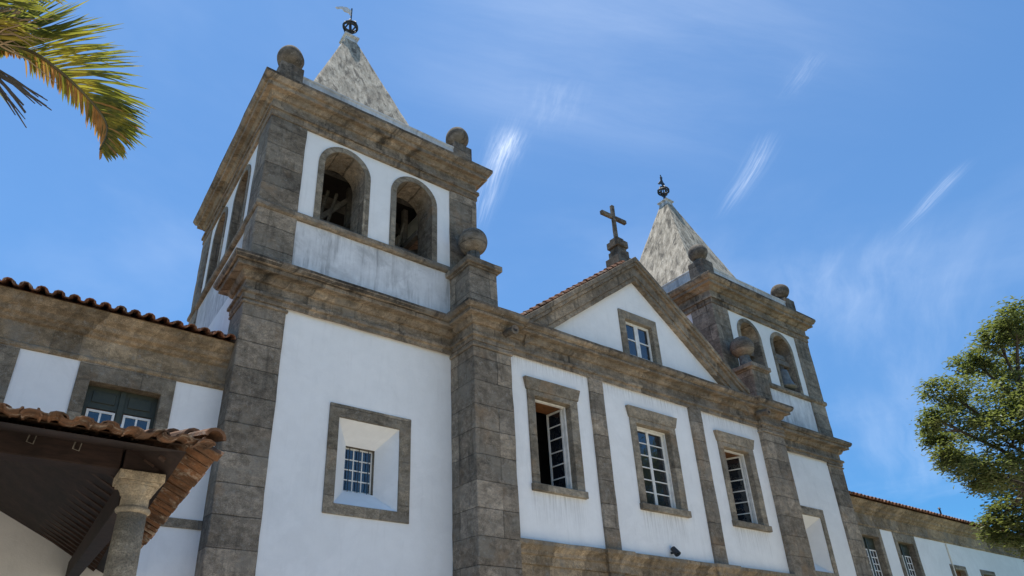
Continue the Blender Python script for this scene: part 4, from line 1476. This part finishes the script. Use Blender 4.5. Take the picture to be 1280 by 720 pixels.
for az, h in ((150, 0.9), (195, 0.8), (235, 1.0), (275, 0.7), (120, 1.1)):
    a = radians(az)
    base = Vector((-1.69, 6.79, 5.75))
    dv = Vector((cos(a), sin(a), 0))
    pth = [base, base + dv * 0.35 + Vector((0, 0, 0.45 * h)), base + dv * 0.9 + Vector((0, 0, 0.75 * h)), base + dv * 1.5 + Vector((0, 0, 0.6 * h)), base + dv * 2.0 + Vector((0, 0, 0.1))]
    sd = dv.cross(Vector((0, 0, 1)))
    frond(pth, None, lambda t: 0.75, lambda t: 0.75, lambda t, sd=sd: sd + Vector((0, 0, 0.1)), lambda t, sd=sd: -sd + Vector((0, 0, 0.1)), 3, 0.6, 0.9, az)
# tan flower stalks and bare dark twigs beside the crown
rnd = random.Random(8)
mb = MB()
for i in range(34):
    p = Vector((-1.5, 6.62, 5.98)) + R_ * rnd.uniform(-0.1, 0.2) + U_ * rnd.uniform(-0.02, 0.3)
    dv = (rd(rnd.uniform(0.3, 1.0), rnd.uniform(-0.35, 0.7)) + Vector((0, rnd.uniform(-.3, .3), 0))).normalized()
    L = rnd.uniform(0.35, 0.75)
    p1 = p + dv * L * 0.5 + U_ * 0.02
    mb.tube([p, p1, p + dv * L - U_ * 0.06], [0.011, 0.008, 0.004], 5)
mb.build('flower_stalk', M['stalk'], palm)
mb = MB()
for i in range(12):
    p = Vector((-1.48, 6.66, 5.86)) + U_ * rnd.uniform(-0.12, 0.02)
    dv = rd(rnd.uniform(0.45, 0.9), rnd.uniform(-1.0, -0.25)).normalized()
    L = rnd.uniform(0.45, 0.85)
    m1 = p + dv * L * 0.55
    mb.tube([p, m1, p + dv * L - U_ * 0.05], [0.014, 0.012, 0.006], 5)
    mb.tube([m1, m1 + (dv + R_ * 0.3 - U_ * 0.3).normalized() * L * 0.4], [0.011, 0.005], 5)
mb.build('twig', M['stalk_dark'], palm)

# ------------------------------------------------------------------ broadleaf tree at right
tree = thing('leafy_tree', 'tall broadleaf tree with dense olive green crown in front of the right wing', 'tree', (40.6, 9.6, GZ))
CL = [((36.77, 9.12, 14.57), 0.83), ((35.94, 8.01, 14.66), 0.94), ((37.71, 10.6, 14.17), 0.98), ((35.48, 11.3, 12.2), 0.94), ((34.56, 11.83, 10.78), 0.66), ((36.99, 13.01, 10.61), 0.63), ((41.37, 12.93, 12.51), 1.45), ((41.01, 10.79, 13.73), 1.65), ((41.07, 9.36, 14.53), 1.61), ((36.29, 10.49, 10.12), 1.45), ((38.24, 12.69, 9.72), 1.02), ((36.14, 12.42, 9.41), 0.6), ((36.25, 9.15, 10.08), 1.57), ((35.26, 10.72, 8.16), 0.91), ((35.93, 11.46, 8.08), 0.5), ((41.77, 11.86, 9.04), 1.45), ((40.81, 12.31, 7.41), 1.17), ((40.38, 13.1, 6.72), 0.71), ((40.64, 12.12, 6.2), 0.99), ((36.6, 8.39, 11.02), 2.1), ((37.35, 9.27, 7.77), 2.07), ((40.21, 8.08, 15.09), 1.75),
      ((42.5, 7.0, 13.5), 2.2), ((44.0, 9.0, 12.0), 2.2), ((42.0, 5.5, 10.5), 2.2), ((39.0, 6.0, 9.0), 2.0), ((44.5, 10.5, 9.0), 1.8), ((41.5, 8.5, 16.2), 1.6)]
rnd = random.Random(21)
base = Vector((40.6, 9.6, GZ))
mb = MB()
fork = Vector((40.3, 9.5, 5.6))
mb.tube([base, base + Vector((-.1, 0, 3)), fork], [0.62, 0.5, 0.4], 14)
hub = Vector((39.8, 9.6, 9.0))
mb.tube([fork, Vector((40.1, 9.4, 7.4)), hub, Vector((39.9, 9.4, 12.0)), Vector((40.3, 8.8, 14.6))], [0.38, 0.32, 0.26, 0.17, 0.06], 10)
for c, r in CL:
    c = Vector(c)
    s0 = fork.lerp(hub, rnd.uniform(0.2, 1.0)) if c.z < 11 else hub.lerp(Vector((39.9, 9.4, 12.0)), rnd.uniform(0, 0.8))
    mid = s0.lerp(c, 0.5) + Vector((rnd.uniform(-.4, .4), rnd.uniform(-.4, .4), rnd.uniform(-.1, .5)))
    mb.tube([s0, mid, c], [0.14, 0.09, 0.03], 7)
    for _ in range(4):
        e = c + Vector((rnd.gauss(0, 1), rnd.gauss(0, 1), rnd.gauss(0, 1))).normalized() * r * 0.8
        mb.tube([mid.lerp(c, 0.6), e], [0.045, 0.012], 5)
mb.build('trunk', M['bark'], tree)
mb = MB()


def leaf(p, sz, rn):
    a = rn.uniform(0, 2 * pi)
    t = Vector((cos(a), sin(a), rn.uniform(-0.7, 0.35))).normalized()
    up = (Vector((0, 0, 1)) + Vector((rn.uniform(-.8, .8), rn.uniform(-.8, .8), 0))).normalized()
    s = t.cross(up).normalized()
    n_ = s.cross(t)
    w_ = sz * 0.42
    mb.add([p, p + t * sz * 0.45 + s * w_ * 0.5 + n_ * 0.12 * sz, p + t * sz, p + t * sz * 0.45 - s * w_ * 0.5 + n_ * 0.12 * sz], [(0, 1, 2, 3)], 0, False)


for c, r in CL:
    c, r = Vector(c), r * 0.90
    nsub = int(11 + 21 * r)
    for _ in range(nsub):
        v = Vector((rnd.gauss(0, 1), rnd.gauss(0, 1), rnd.gauss(0, 1))).normalized()
        q = c + Vector((v.x, v.y, v.z * 0.85)) * r * rnd.uniform(0.45, 1.12)
        k = rnd.uniform(0.24, 0.44)
        for _ in range(rnd.randint(36, 64)):
            p = q + Vector((rnd.gauss(0, 1), rnd.gauss(0, 1), rnd.gauss(0, 0.75))) * k * 0.6
            leaf(p, rnd.uniform(0.13, 0.29), rnd)
mb.build('crown', M['leaf'], tree, recalc=False)
